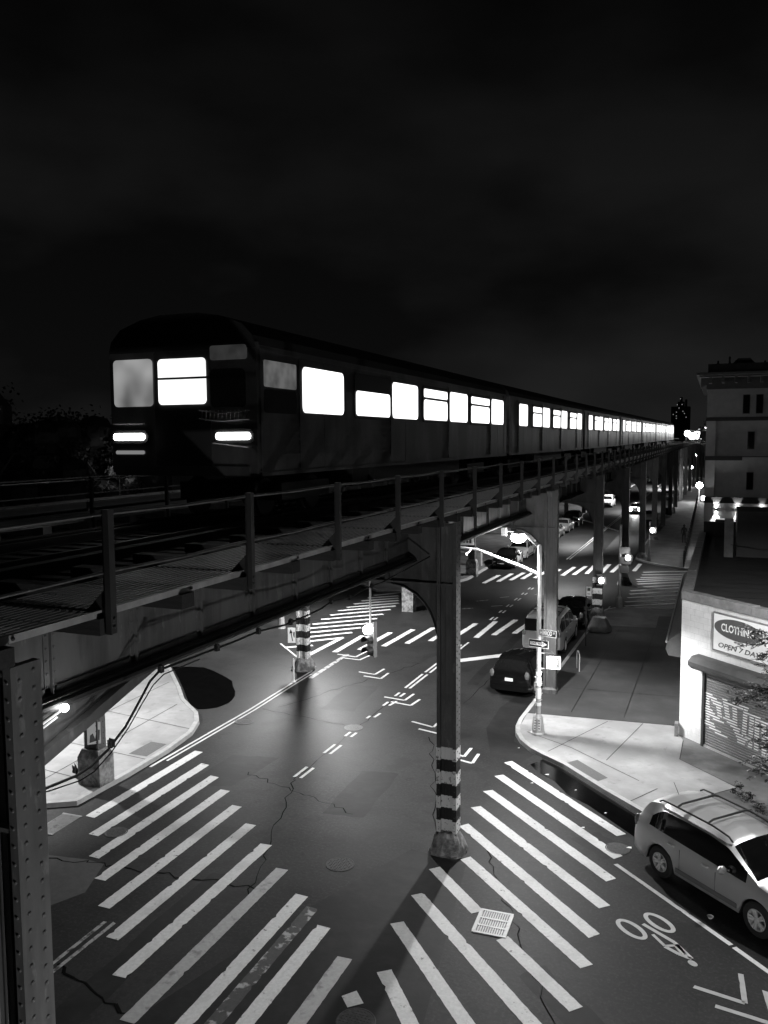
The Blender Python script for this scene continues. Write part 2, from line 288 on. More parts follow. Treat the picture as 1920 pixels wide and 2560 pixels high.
# cracks
g=MB()
def wander(a,b,n,j,wd,z):
    a=Vector(a);b=Vector(b);ps=[a+(b-a)*i/n+Vector((random.uniform(-j,j),random.uniform(-j,j))) for i in range(n+1)]
    for p,q in zip(ps,ps[1:]): line(g,p,q,wd*random.uniform(.5,1.3),z)
wander((-11.75,22),(-11.7,31),22,.06,.03,.0045); wander((-11.7,22),(-9.6,15.8),20,.1,.03,.0045); wander((-15.2,15.6),(-9.5,16.2),24,.12,.04,.0045); wander((-11.9,12.3),(-8.8,11.3),16,.08,.06,.0045); wander((-9,27),(-6.5,20),18,.1,.03,.0045); wander((-13.4,22),(-9.0,20.5),20,.1,.025,.0045); wander((-5.2,20),(-2.4,14),24,.08,.025,.0045); wander((-15.5,28),(-12.5,36),24,.1,.03,.0045); wander((-16,14.4),(-12.6,10.5),20,.1,.05,.0045); wander((-4,12.5),(.5,15),18,.08,.02,.0045); wander((-9,31),(-8.2,44),24,.08,.025,.0045); wander((-12.2,27),(-16,27.6),14,.08,.025,.0045)
struct('road_cracks',g,mat('crack tar',.005,.95,spec=.03))
# ------------------------------------------------------------------ road markings
def strips(name,segs,wd,m=paint,z=.0075):
    g=MB()
    for a,b in segs:
        a=Vector(a);b=Vector(b);L_=(b-a).length
        if L_<.6 or wd<.09 or a.y>55: line(g,a,b,wd,z); continue
        n=max(3,int(L_/.09)); d=(b-a)/L_; nn=Vector((-d.y,d.x)); P=[]
        for k in range(n+1):
            p=a+d*L_*k/n; j=wd*.018; chip=(random.random()<.025)*wd*.12
            P.append((p-nn*(wd/2+random.uniform(-j,j)-chip)+d*(random.uniform(-.02,.02) if k in(0,n) else 0),p+nn*(wd/2+random.uniform(-j,j)-(random.random()<.025)*wd*.12)+d*(random.uniform(-.02,.02) if k in(0,n) else 0)))
        for q0,q1 in zip(P,P[1:]): g.sheet([q0[0],q1[0],q1[1],q0[1]],z)
    return struct(name,g,m)
LB=[(-15.78,17.75,22.95),(-14.95,16.93,22.1),(-14.13,15.99,21.36),(-13.27,15.19,20.6),(-12.38,14.26,19.81),(-11.42,13.38,18.94),(-10.47,12.4,18.1),(-9.5,11.43,17.15),(-8.52,10.4,16.28),(-7.52,9.6,15.33),(-6.66,9.0,14.52)]
strips('crosswalk_marking',[((x,a),(x+.02,b)) for i,(x,a,b) in enumerate(LB) if i not in(7,10)],.32)
strips('crosswalk_marking',[((x,a),(x+.02,b)) for i,(x,a,b) in enumerate(LB) if i in(7,10)],.32,mat('second coat paint',.36,.6,var=.16,sc=10,c2=.2,sc2=3,wear=(.55,.65)))
strips('worn_marking',[((-8.03,9.8),(-8.05,15.9))],.30,mat('faded paint',.045,.65,var=.3,sc=10,c2=.34,sc2=3.2,wear=(.53,.60)),.0068)
RS=[(-5.95,25.7),(-5.97,24.53),(-6.0,23.32),(-6.04,22.13),(-6.04,20.94),(-5.5,19.23),(-6.07,18.5),(-6.08,17.25),(-6.1,16.02),(-6.1,14.78),(-5.2,12.5)]
REn=[(-2.04,21.83),(-2.0,20.6),(-2.04,19.45),(-2.05,18.24),(-2.1,17.04),(-2.1,15.95),(-2.1,14.6),(-2.7,13.9),(-3.7,13.55),(-4.6,13.2),(-4.0,11.5)]
rr=list(zip(RS,REn)); rr=[s for i,s in enumerate(rr) if i not in (6,7,8,9,10)]+[((-6.07,18.5),(-4.59,17.02)),((-3.86,16.27),(-2.1,14.62)),((-6.08,17.25),(-2.2,13.4)),((-6.1,16.02),(-3.0,12.6)),((-5.76,14.41),(-3.9,12.1))]
strips('crosswalk_marking',rr,.30)
g=MB(); g.sheet([(-6.22,13.43),(-6.02,13.67),(-5.76,13.39),(-5.99,13.18)],.0075); struct('crosswalk_marking',g,paint)
strips('crosswalk_marking',[((-17.05,36.45),(-17.1,40.1)),((-16.1,37.3),(-16.0,41.3)),((-15.25,38.35),(-15.1,42.35)),((-14.35,39.28),(-14.2,43.2)),((-13.4,40.2),(-13.3,44.1)),((-12.5,41.1),(-12.3,45)),((-10.68,42.6),(-10.42,46.7)),((-9.75,43.3),(-9.45,47.3)),((-8.8,44.1),(-8.5,48)),((-7.8,45),(-7.55,48.7)),((-11.4,41.7),(-11.4,45.9))],.29)
strips('crosswalk_marking',[(a,b) for a,b in zip([(-15.3,58),(-14.5,59),(-13.8,59.9),(-13.1,60.7),(-12.3,61.4),(-11.5,62.3),(-10.6,63.3),(-9.85,63.9),(-9,64.7),(-8,65.5),(-7.3,66),(-5.75,67.2)],[(-15.1,61.8),(-14.35,62.9),(-13.6,63.6),(-12.95,64.2),(-12.1,65.2),(-11.3,66.3),(-10.4,67.8),(-9.6,68.6),(-9,69.2),(-7.95,70.3),(-7.1,70.7),(-5.6,71.3)])],.32)
zr=[(-5.01,52.84),(-1.9,55.04),(-5.11,54.24),(-1.9,56.32),(-5.13,55.74),(-1.9,57.93),(-5.13,57.09),(-1.9,59.48),(-5.17,58.35),(-1.9,60.92),(-4.88,59.92),(-2.2,61.85),(-4.99,61.27),(-1.9,63.31),(-5.08,62.26),(-1.9,64.53),(-5.25,63.24),(-1.9,65.0),(-5.01,64.25),(-1.9,65.7),(-5.02,65.52),(-1.9,66.9),(-5.03,66.84),(-1.9,68.57)]
strips('crosswalk_marking',list(zip(zr[::2],zr[1::2])),.28)
zl=[(-19.33,37.89),(-17.89,39.36),(-19.77,38.74),(-17.93,40.59),(-20.22,39.63),(-17.95,41.81),(-20.69,40.56),(-17.97,42.97),(-20.82,41.67),(-18.04,44.3),(-20.92,42.98),(-18.12,45.56),(-20.96,44.24),(-18.21,46.98),(-21.06,45.54),(-18.29,48.11),(-20.99,46.66),(-18.45,49.04),(-21.02,47.78),(-18.75,49.85),(-20.96,48.88),(-19.04,50.62),(-20.94,49.94),(-19.32,51.35),(-20.91,50.96),(-19.69,52.33),(-19.74,36.46),(-18.65,37.28),(-18.0,35.45),(-17.95,39.2)]
strips('crosswalk_marking',list(zip(zl[::2],zl[1::2])),.28)
strips('yellow_line',[((-11.97,12.0),(-11.97,13.8)),((-11.77,11.9),(-11.76,13.85))],.09,paint_w)
dl=[((-11.8,32.1),(-11.79,34.3)),((-11.6,32.1),(-11.57,34.3)),((-11.78,34.6),(-11.68,40.0)),((-11.56,34.6),(-11.48,40.6)),((-11.7,72),(-11.62,200)),((-11.46,72),(-11.40,200))]
strips('yellow_line',dl,.1)
ds=[]
for y0,y1 in ((22.2,23.05),(24.3,25.15),(26.0,26.45),(30.9,31.4),(46.2,47),(48.3,49.0),(50.2,50.9),(52.4,53.2),(54.5,55.2),(56.6,57.3)): ds+=[((-11.8,y0),(-11.79,y1)),((-11.58,y0),(-11.56,y1))]
ds+=[((-11.82,28.0),(-11.8,28.3)),((-11.6,28.2),(-11.56,28.7)),((-11.8,29.6),(-11.78,30.1)),((-11.58,29.7),(-11.5,30.3))]
strips('lane_marking',ds,.10)
for ch in ([(-16.75,36.13),(-15.72,35.97),(-15.63,37.37)],[(-16.12,35.59),(-15.34,35.54),(-15.15,36.8)],[(-14.56,33.65),(-13.74,33.52),(-13.68,34.48)],[(-14.11,33.13),(-13.25,33.0),(-13.26,33.94)],[(-12.17,30.65),(-11.24,30.51),(-11.18,31.44)],[(-11.7,30.16),(-10.8,29.99),(-10.72,30.85)],[(-10.14,28.26),(-9.2,27.95),(-9.17,29.0)],[(-9.64,27.6),(-8.55,27.3),(-8.6,28.3)],[(-8.3,25.95),(-7.39,25.64),(-7.38,26.45)],[(-8.0,25.45),(-6.99,25.18),(-7.01,26.03)],[(-.15,16.06),(.74,15.9),(.69,16.79)],[(.25,15.62),(1.22,15.47),(1.1,16.4)]):
    strips('chevron_marking',list(zip(ch,ch[1:])),.105 if ch[0][0]<-1 else .1,paint if ch[0][0]<-1 else mat('chevron paint',.42,.65,var=.1,sc=10) if 'chevron paint' not in MAT else MAT['chevron paint'],.0078)
strips('stop_line',[((-11.05,36.9),(-7.4,40.5))],.5)
strips('edge_line',[((-16.45,21.3),(-16.42,27.4)),((-16.42,27.4),(-16.55,31.2)),((-16.55,31.2),(-16.6,33)),((-16.6,33),(-16.8,33.8)),((-16.8,33.8),(-17.3,34.1)),((-18.5,35.15),(-17.3,34.1)),((-20.4,37.1),(-18.5,35.15))],.09)
strips('edge_line',[((-16.26,21.9),(-16.22,27.4)),((-16.22,27.4),(-16.36,31.0)),((-16.36,31),(-16.4,32.6))],.08)
strips('worn_line',[((-16.15,32.0),(-16.3,36.3))],.22,paint_w)
strips('lane_edge_line',[((-2.03,20.25),(-.05,18.3)),((-.05,18.3),(.53,17.72)),((.58,17.66),(3.5,14.7))],.11)
strips('lane_marking',[((-5.85,52.5),(-5.95,48.8)),((-14,51.3),(-13.4,51.9)),((-12.9,53),(-12.4,53.5)),((-14.2,48.6),(-13.6,49.1)),((-12.7,50.0),(-12.1,50.5)),((-11.0,54.8),(-10.4,55.2))],.1,paint_w)
# bicycle symbol
g=MB()
def ringm(c,rx,ry,ang,wd,z=.0078,n=28):
    for k in range(n):
        q=[]
        for a,r in ((k,1),(k+1,1),(k+1,-1),(k,-1)):
            t=2*math.pi*a/n; x=(rx+r*wd/2)*math.cos(t);y=(ry+r*wd/2)*math.sin(t); q.append((c[0]+x*math.cos(ang)-y*math.sin(ang),c[1]+x*math.sin(ang)+y*math.cos(ang)))
        g.sheet(q,z)
ringm((-.88,18.03),.36,.17,R(-42),.10); ringm((-1.41,17.57),.36,.17,R(-42),.10)
def wl(pts,wd):
    for a,b in zip(pts,pts[1:]): line(g,a,b,wd,.0082)
wl([(-1.2,17.85),(-.55,17.4),(-.2,16.95)],.09); wl([(-.98,17.53),(-.72,17.2),(-.45,17.33)],.07); wl([(-.72,17.18),(-.45,17.02),(-.2,16.94)],.09); wl([(-.5,17.3),(-.35,17.05)],.12)
ringm((-.18,16.80),.06,.03,R(-42),.09)
struct('bicycle_marking',g,MAT['chevron paint'])
# manholes, drains
def manhole(x,y,r,m=rustm,lab=''):
    g=MB(); g.lathe([(r,0),(r,.009),(r*.93,.012),(r*.90,.006),(r*.88,.008)],(x,y,0),28)
    for i in range(-4,5):
        for j in range(-4,5):
            if math.hypot(i,j)<4.2: g.box(x+i*r*.19-.02,x+i*r*.19+.02,y+j*r*.19-.02,y+j*r*.19+.02,.007,.0125)
    o=g.build('manhole_cover',m); tag(o,lab,'manhole cover','iron covers set in the road')
manhole(-11.87,26.9,.34,mat('pale iron',.12,.6,var=.3,sc=14,metal=.1),'pale round manhole cover on the dashed centre line')
manhole(-8.27,17.85,.35,lab='dark round manhole cover out in the road left of the striped column')
manhole(-14.5,17.27,.30,lab='round manhole cover touching the third bar of the left crosswalk')
manhole(-5.7,12.9,.36,lab='dark round manhole cover at the bottom edge between the two crosswalks')
manhole(-2.06,21.07,.31,lab='faint round manhole cover behind the silver car')
manhole(-15.9,26.1,.36,lab='round manhole cover beside the long double edge line')
e1=Vector((.70,-.714)); 
g=MB()
def rotbox(g,c,u,hl,hw,z0,z1,mi=None):
    u=Vector(u).normalized();n=Vector((-u.y,u.x));c=Vector(c); g.prism([c-u*hl-n*hw,c+u*hl-n*hw,c+u*hl+n*hw,c-u*hl+n*hw],z0,z1,mi)
dg=empty('drain_grate',(-4.18,16.74,0)); tag(dg,'bright square steel grate in the middle of the right crosswalk','drain grate')
g=MB(); 
for s_ in (-1,1): g.box(-.36,.36,s_*.43-.03,s_*.43+.03,.002,.022); g.box(s_*.34-.03,s_*.34+.03,-.4,.4,.003,.0222)
for y in (-.16,.13): g.box(-.33,.33,y-.03,y+.03,.003,.0224)
g.build('frame',galv,dg)
g=MB()
for i in range(13): x=-.30+i*.05; g.box(x-.013,x+.013,-.42,.42,.004,.019)
g.build('grate_bars',galv,dg)
g=MB(); g.box(-.35,.35,-.44,.44,.001,.0035); g.build('sump',blackm,dg); dg.rotation_euler[2]=R(2)
dl_=empty('kerb_drain',(-16.3,17.1,0)); tag(dl_,'slotted iron drain at the broken kerb beside the foreground column','drain')
g=MB()
for i in range(12): g.box(-.28+i*.05,-.255+i*.05,-.55,.55,.003,.02)
for y in (-.56,.56): g.box(-.32,.32,y-.03,y+.03,.003,.021)
g.build('grate_bars',steel_l,dl_); g=MB(); g.box(-.32,.32,-.58,.58,.001,.003); g.build('sump',blackm,dl_); dl_.rotation_euler[2]=R(2)
# ------------------------------------------------------------------ elevated railway
def warp(v):
    x,y,z=v; xo=0; zo=0
    if y>30: xo=.006*(y-30)
    if y>120: xo+=.0002*(y-120)**2
    if y>60: zo=.004*(y-60)
    return (x+xo,y,z+zo)
V=empty('elevated_railway',(-11.6,19.5,0)); tag(V,'dark riveted steel elevated railway with walkway and railing running over the street','elevated railway')
V.location=(0,0,0)
PIT=13.74; Y0=5.74
def colmesh(n=8,rivets=True):
    g=MB()
    for s_ in (-1,1): g.box(*( (.16,.25) if s_>0 else (-.25,-.16)),-.18,.18,.2,8.3)
    g.box(-.16,.16,-.085,.085,.2,8.25)
    for x in (-.06,.03): g.box(x-.012,x+.012,-.10,.10,.2,8.24)
    if rivets:
        z=.6;k=0
        while z<8.2:
            for y in (-.085,.085):
                g.dome((.25,y,z+(.06 if y>0 else 0)),(1,0,0),.024,n)
            for x in (.205,-.205): g.dome((x,-.18,z),(0,-1,0),.018,6)
            z+=.168
    return g
cm=colmesh(); cm0=cm.build('column',steel,V)
# striped sleeve material
def stripes():
    m=mat('striped warning paint',.7,.6); t=m.node_tree; b=t.nodes['Principled BSDF']; N=t.nodes.new; L=t.links.new
    tc=N('ShaderNodeTexCoord'); s=N('ShaderNodeSeparateXYZ'); L(tc.outputs['Object'],s.inputs[0])
    a=N('ShaderNodeMath'); a.operation='SUBTRACT'; L(s.outputs[2],a.inputs[0]); a.inputs[1].default_value=.53
    d=N('ShaderNodeMath'); d.operation='DIVIDE'; L(a.outputs[0],d.inputs[0]); d.inputs[1].default_value=.617
    f=N('ShaderNodeMath'); f.operation='FRACT'; L(d.outputs[0],f.inputs[0]); q=N('ShaderNodeMath'); q.operation='LESS_THAN'; q.inputs[1].default_value=.5; L(f.outputs[0],q.inputs[0])
    nz=N('ShaderNodeTexNoise'); nz.inputs['Scale'].default_value=9; nz.inputs['Detail'].default_value=6; L(tc.outputs['Object'],nz.inputs[0])
    r=N('ShaderNodeValToRGB'); r.color_ramp.elements[0].position=.60; r.color_ramp.elements[0].color=(.6,.6,.6,1); r.color_ramp.elements[1].position=.68; r.color_ramp.elements[1].color=(.09,.09,.09,1); L(nz.outputs[0],r.inputs[0])
    mx=N('ShaderNodeMixRGB'); mx.inputs[1].default_value=(.008,)*3+(1,); L(q.outputs[0],mx.inputs[0]); L(r.outputs[0],mx.inputs[2]); L(mx.outputs[0],b.inputs['Base Color']); return m
stripe=stripes()
def sleeve(zt=2.69):
    g=MB(); e=.006
    for s_ in (-1,1):
        a,b=((.16-e,.25+e) if s_>0 else (-.25-e,-.16+e)); g.box(a,b,-.18-e,.18+e,.45,zt)
    g.box(-.154,.154,-.085-e,.085+e,.45,zt-.001); 
    for x in (-.06,.03): g.box(x-.018,x+.018,-.106,.106,.45,zt-.002)
    return g
slv=None
def lump(r=.46,h=.52,seed=1):
    rnd=random.Random(seed); g=MB(); n=22; prof=[(1,0),(1.02,.12),(.93,.3),(.8,.55),(.68,.8),(.55,.98),(.1,1.0)]
    for i,(rr,z) in enumerate(prof):
        for k in range(n):
            a=2*math.pi*k/n; j=1+rnd.uniform(-.09,.09); sq=1/max(abs(math.cos(a)),abs(math.sin(a)))**.45
            g.v.append((r*rr*sq*j*math.cos(a),r*rr*sq*j*math.sin(a),h*z+(rnd.uniform(-.02,.02) if i else 0)))
    for i in range(len(prof)-1):
        for k in range(n): g.f.append([i*n+k,i*n+(k+1)%n,(i+1)*n+(k+1)%n,(i+1)*n+k]); g.m.append(0)
    g.f.append([ (len(prof)-1)*n+k for k in range(n)]); g.m.append(0)
    return g
def jacket(w=.46,h=1.2,seed=2):
    rnd=random.Random(seed); g=MB(); g.prism([(-w,-w*.8),(w,-w*.8),(w,w*.8),(-w,w*.8)],0,h*.8)
    g.add([(-w,-w*.8,h*.8),(w,-w*.8,h*.8),(w,w*.8,h*.8),(-w,w*.8,h*.8),(-w*.75,-w*.6,h),(w*.75,-w*.6,h),(w*.75,w*.6,h),(-w*.75,w*.6,h)],[(0,1,5,4),(1,2,6,5),(2,3,7,6),(3,0,4,7),(4,5,6,7)]); return g
first=True; lmesh=None; far_l=None
for i in range(-1,17):
    y=Y0+PIT*i
    for sx,x in ((1,-6.02),(-1,-17.02 if i in(1,) else -17.1)):
        c=cm0 if first else cm0.copy()
        if not first: COL.objects.link(c); c.parent=V
        first=False
        wx=warp((x,y,0)); c.location=(wx[0],wx[1],wx[2]-0.0)
        if wx[2]>0: c.scale=(1,1,(8.3+wx[2])/8.3); c.location=(wx[0],wx[1],0)
        key=(sx,i)
        if key in((1,1),(-1,2),(1,4),(1,3)):
            if slv is None: o=slv=sleeve().build('striped_band',stripe,c); 
            else: o=slv.copy(); COL.objects.link(o); o.parent=c
        if i<=6:
            if key==(-1,1): o=jacket(.40,1.2).build('concrete_base',foot,c)
            elif key==(-1,3): o=jacket(.36,2.1).build('concrete_base',foot,c)
            elif key==(-1,4): o=jacket(.4,1.3).build('concrete_base',foot,c)
            elif key==(1,3): o=lump(.52,1.0,5).build('concrete_base',foot,c)
            elif key==(1,2): o=jacket(.29,.35).build('concrete_base',steel,c)
            else: o=lump(.44 if key==(1,1) else .5,.55,i+9*sx).build('concrete_base',foot,c)
# number plates on the near column's black band
c11=[o for o in kids(V) if o.name.startswith('column') and abs(o.location.x+6.02)<.01 and abs(o.location.y-(Y0+PIT))<.01][0]
for x in (-.205,.205):
    g=MB(); g.box(x-.035,x+.035,-.196,-.189,1.90+.17,2.02+.17-.005); p=g.build('number_plate',whitem,c11,(0,0,-.05))
    text('plate_number','8',.10,blackm,p,frame((x,-.198,2.125),(1,0,0),(0,0,1)))
# cross girders with knee braces
def crossgirder():
    g=MB(); y=0
    g.box(-17.3,-5.78,-.02,.02,6.80,8.2); g.box(-17.3,-5.78,-.17,.17,6.76,6.80); g.box(-17.3,-5.78,-.17,.17,8.2,8.24)
    x=-7.6
    while x>-17: g.box(x-.05,x+.05,-.12,.12,6.8,8.2); x-=1.3
    g.box(-6.75,-5.79,-.05,.05,6.82,8.19)
    for k in range(9): 
        for xx in (-6.7,-6.35): g.dome((xx,-.05,6.9+k*.15),(0,-1,0),.018)
    for s_ in (0,1):
        X=lambda q: -6.27-q if s_==0 else -16.85+q
        cur=[(0,5.3),(.02,5.55),(.08,5.8),(.18,6.05),(.33,6.28),(.55,6.50),(.85,6.66),(1.25,6.735),(1.6,6.76)]
        for a,b in zip(cur,cur[1:]):
            g.add([(X(a[0]),0,a[1]),(X(b[0]),0,b[1]),(X(b[0]),0,6.77),(X(a[0]),0,6.77)],[(0,1,2,3)])
            g.add([(X(a[0]),-.14,a[1]),(X(b[0]),-.14,b[1]),(X(b[0]),.14,b[1]),(X(a[0]),.14,a[1]),(X(a[0]),-.14,a[1]-.03),(X(b[0]),-.14,b[1]-.03),(X(b[0]),.14,b[1]-.03),(X(a[0]),.14,a[1]-.03)],[(0,1,2,3),(7,6,5,4),(0,4,5,1),(3,2,6,7)])
    return g
cg=crossgirder().build('cross_girder',steel,V)
for i in range(-1,17):
    y=Y0+PIT*i; c=cg if i==-1 else cg.copy()
    if i>-1: COL.objects.link(c); c.parent=V
    wv=warp((0,y,0)); c.location=(wv[0],y,wv[2])
# longitudinal girders: built bay by bay
def bays(): 
    for i in range(-1,16): yield Y0+PIT*i+.1,Y0+PIT*(i+1)-.1
def girder(x,zb=7.40,zt=8.4,detail=True):
    g=MB(warp)
    for a,b in bays():
        n=4 if a>110 else 2
        for k in range(n):
            p=a+(b-a)*k/n;q=a+(b-a)*(k+1)/n; g.box(x-.012,x+.012,p,q,zb,zt)
            g.box(x-.17,x+.17,p,q,zb-.035,zb); g.box(x-.17,x+.17,p,q,zt,zt+.035)
        if detail:
            ns_=9
            for k in range(1,ns_):
                y=a+(b-a)*k/ns_; g.box(x+.012,x+.07,y-.012,y+.012,zb+.02,zt-.02); g.box(x+.013,x+.03,y-.09,y+.09,zb+.02,zt-.02)
                if a<40:
                    for z in range(6): g.dome((x+.03,y-.06,zb+.12+z*.145),(1,0,0),.017); g.dome((x+.03,y+.06,zb+.12+z*.145),(1,0,0),.017)
            if a<40:
                y=a+.1
                while y<b: g.dome((x+.012,y,zt-.05),(1,0,0),.014); g.dome((x+.012,y,zb+.05),(1,0,0),.014); y+=.16
            # angle irons
            g.box(x+.012,x+.10,a,b,zb,zb+.015); g.box(x+.012,x+.03,a+.01,b-.01,zb+.015,zb+.10); g.box(x+.012,x+.03,a+.01,b-.01,zt-.10,zt-.001)
    return g
mg=girder(-7.05); 
mg.add([(-7.06,5.95,6.5),(-7.06,9.2,7.40),(-7.06,5.95,7.40),(-7.03,5.95,6.5),(-7.03,9.2,7.40),(-7.03,5.95,7.40)],[(0,1,2),(5,4,3),(0,3,4,1)])
mg.bar((-7.045,4.9,6.12),(-7.045,9.25,7.34),.22,.14)
mg.build('plate_girder',steel,V)
for x in (-11.1,-12.2,-16.2): girder(x,detail=False).build('plate_girder',steel_d,V)
for x in (-8.5,-10,-13.6,-15): girder(x,7.7,8.4,False).build('stringer',steel_d,V)
# ties and track
def yl(a,b,s):
    y=a
    while y<b: yield y; y+=s
def track(xc,x0,x1,xi=None):
    g=MB(warp)
    for y in yl(-9,225,.42): g.box(x0,x1,y-.11,y+.11,8.44,8.60)
    tag(g.build('track_ties',timber,V),kind='stuff')
    for r_ in (-.72,.72):
        g=MB(warp)
        for y in yl(-9,222,6.0):
            for k in range(2): yy=y+3*k; g.box(xc+r_-.035,xc+r_+.035,yy,yy+3,8.70,8.75); g.box(xc+r_-.01,xc+r_+.01,yy,yy+3,8.62,8.70); g.box(xc+r_-.07,xc+r_+.07,yy,yy+3,8.602,8.62)
        g.build('rail',steel_d,V)
    for r_ in (-1.15,1.15,):
        g=MB(warp)
        for y in yl(-9,222,3.0): g.box(xc+r_-.1,xc+r_+.1,y,y+2.99,8.602,8.74)
        g.build('guard_timber',timber,V)
track(-9.25,-10.9,-7.3); track(-14.2,-17.6,-12.7)
g=MB(warp)
for y in yl(-9,222,3.0): g.box(-13.3,-13.05,y,y+2.98,8.96,9.0); g.box(-13.28,-13.24,y+.2,y+.28,8.6,8.96)
g.build('third_rail_cover',steel_l,V)
# cantilevered timbers
PY=5.97
g0=MB(); g0.box(-7.5,-5.0,-.11,.11,8.585,8.735); tm=g0.build('walkway_timber',timber,V)
g1=MB(); g1.box(-12.9,-11.4,-.11,.11,8.585,8.735)
tm2=None
for side in (0,1):
    gf=MB(warp)
    for k in range(-12,190):
        y=PY+1.215*k
        if k<48 and (side==0 or -4<k<30):
            if side==0: 
                c=tm if k==-12 else tm.copy()
                if k!=-12: COL.objects.link(c); c.parent=V
            else:
                if tm2 is None: tm2=c=g1.build('walkway_timber',steel_l,V)
                else: c=tm2.copy(); COL.objects.link(c); c.parent=V
            c.location=(warp((0,y,0))[0]+(random.uniform(-.05,.02)),y+random.uniform(-.02,.02),random.uniform(-.008,0))
        else: gf.box(*((-7.5,-5.0) if side==0 else (-12.9,-11.4)),y-.11,y+.11,8.585,8.735)
    tag(gf.build('walkway_timbers',timber,V),kind='stuff')
# gratings
def walkway(x0,x1,edge,name):
    g=MB(warp); n=int((x1-x0)/.078)
    for y in yl(PY-1.215*10,222,2.43):
        for k in range(n):
            x=x0+(k+.5)*(x1-x0)/n; g.box(x-.016,x+.016,y+.02,y+2.41,8.770,8.78)
        for yy in yl(y+.1,y+2.4,.45): g.box(x0,x1,yy-.008,yy+.008,8.745,8.768)
    o=g.build(name,grate,V)
    g=MB(warp)
    for y in yl(PY-1.215*10,222,2.43): g.box(edge,edge+.05,y+.02,y+2.41,8.737,8.80)
    g.build('walkway_edge_strip',gedge,o); g=MB(warp)
    return o
walkway(-6.35,-5.12,-5.12,'walkway_grating'); walkway(-12.65,-11.5,-11.5,'walkway_grating')
g=MB(warp)
for y in yl(PY-12.15,60,1.2): g.dome((-5.065,y+.3,8.77),(1,0,0),.02)
g.build('edge_bolts',steel_d,V)
# railing
pg=MB(); pg.box(-.035,.035,-.04,.04,8.59,9.70); pg.box(-.01,.05,-.055,-.04,8.59,9.70)
pg.add([(-.3,-.02,8.735),(-.03,-.02,8.735),(-.03,-.02,9.0),(-.3,.02,8.735),(-.03,.02,8.735),(-.03,.02,9.0)],[(0,1,2),(5,4,3),(0,2,5,3)])
for z in (8.65,8.72): pg.dome((.035,0,z),(1,0,0),.02)
post=pg.build('railing_post',steel_d,V); fp=MB(warp)
for k in range(-6,88):
    y=PY+2.43*k
    if k<50:
        c=post if k==-6 else post.copy()
        if k!=-6: COL.objects.link(c); c.parent=V
        wv=warp((-4.99,y,0)); c.location=(wv[0],y,wv[2])
    else: fp.box(-5.02,-4.96,y-.03,y+.03,8.6,9.70)
tag(fp.build('railing_posts',steel,V),kind='stuff')
def rail(x,z,r,y0=-8.6,name='handrail',sag=0):
    g=MB()
    pts=[]
    for y in yl(y0,220,1.215):
        k=round((y-PY)/1.215); pts.append(warp((x,PY+1.215*k,z-(sag if k%2 else 0))))
    g.tube(pts,r*.8,6); g.build(name,steel,V,smooth=True)
rail(-5.03,9.66,.022,sag=.012); rail(-5.03,9.14,.02,sag=.014)
rail(-18.0,9.2,.03,0,'far_handrail'); rail(-18.0,8.7,.03,0,'far_handrail'); rail(-11.45,9.55,.02,9,'far_handrail')
mp_=None
for y in yl(PY,90,2.43):
    if mp_ is None: g=MB(); g.box(-.03,.03,-.03,.03,8.6,9.6); c=mp_=g.build('middle_railing_post',steel_d,V)
    else: c=mp_.copy(); COL.objects.link(c); c.parent=V
    c.location=(warp((-11.45,y,0))[0],y,0)
g=MB(warp)
for y in yl(-9,222,3): g.box(-18.3,-17.6,y,y+3,8.30,8.36)
g.build('outer_walkway',steel_l,V)
# bright station canopy and lights where the line bends away
so=empty('station_lights',(-3,216,8.9))
for (x,y,z,r) in ((-6.6,214,11.3,.75),(-5.6,216,10.7,.85),(-4.5,217,10.9,.95),(-3.3,219,10.2,.4),(-2.7,219,11.0,.35),(.2,221,10.0,.65),(1.2,224,9.8,.35)): g=MB(); g.ball((0,0,0),r,10); g.build('lamp',EL2,so,(x+3,y-216,z-8.9))
g=MB(); g.box(-7.5,2.5,215,224,11.9,12.1); 
for x in (-7,-2,2): g.box(x-.1,x+.1,218,218.2,8.9,11.9)
g.box(-7.5,2.5,215,224,8.7,8.9); g.build('canopy',steel_d,so,(3,-216,-8.9)); tag(so,'small canopied station platform glowing where the line bends away far off','station')
# festoon cable
g=MB(); x=-6.45
pts=[(x,6.1,6.78),(x,6.61,6.68),(x,7.08,6.64),(x,7.3,6.66),(x,7.59,6.75),(x,7.91,6.92),(x,8.17,7.14),(x,8.4,7.34),(x,8.62,7.43),(x,9.41,7.41),(x,10.28,7.39),(x,11.05,7.39),(x,11.91,7.31),(x,12.75,7.31),(x,13.2,7.32),(x,13.66,7.37),(x,14.48,7.3),(x,15.29,7.34),(x,15.6,7.34),(x,16.17,7.32),(x,19.3,7.45)]
g.tube(pts,.016,6); g.tube([(p[0]+.02,p[1]+.03,p[2]-.02-.05*math.sin(i*.6)**2) for i,p in enumerate(pts[:10])],.008,5)
for y,z in ((7.65,6.80),(8.62,7.43),(9.9,7.40),(11.05,7.39),(12.1,7.31),(13.66,7.37),(14.48,7.3),(15.6,7.34)): g.box(x-.03,x+.03,y-.03,y+.03,z-.04,z+.05); g.tube([(x,y-.05,z+.02),(x-.02,y,z+.06),(x+.01,y+.05,z+.03)],.01,5)
cb=g.build('hanging_cable',cablem,V)
g=MB(warp)
for a,b in bays():
    if a<45: g.tube([(-6.85,a,7.33),(-6.85,b,7.33)],.05,8)
g.build('conduit_pipe',steel_d,V)
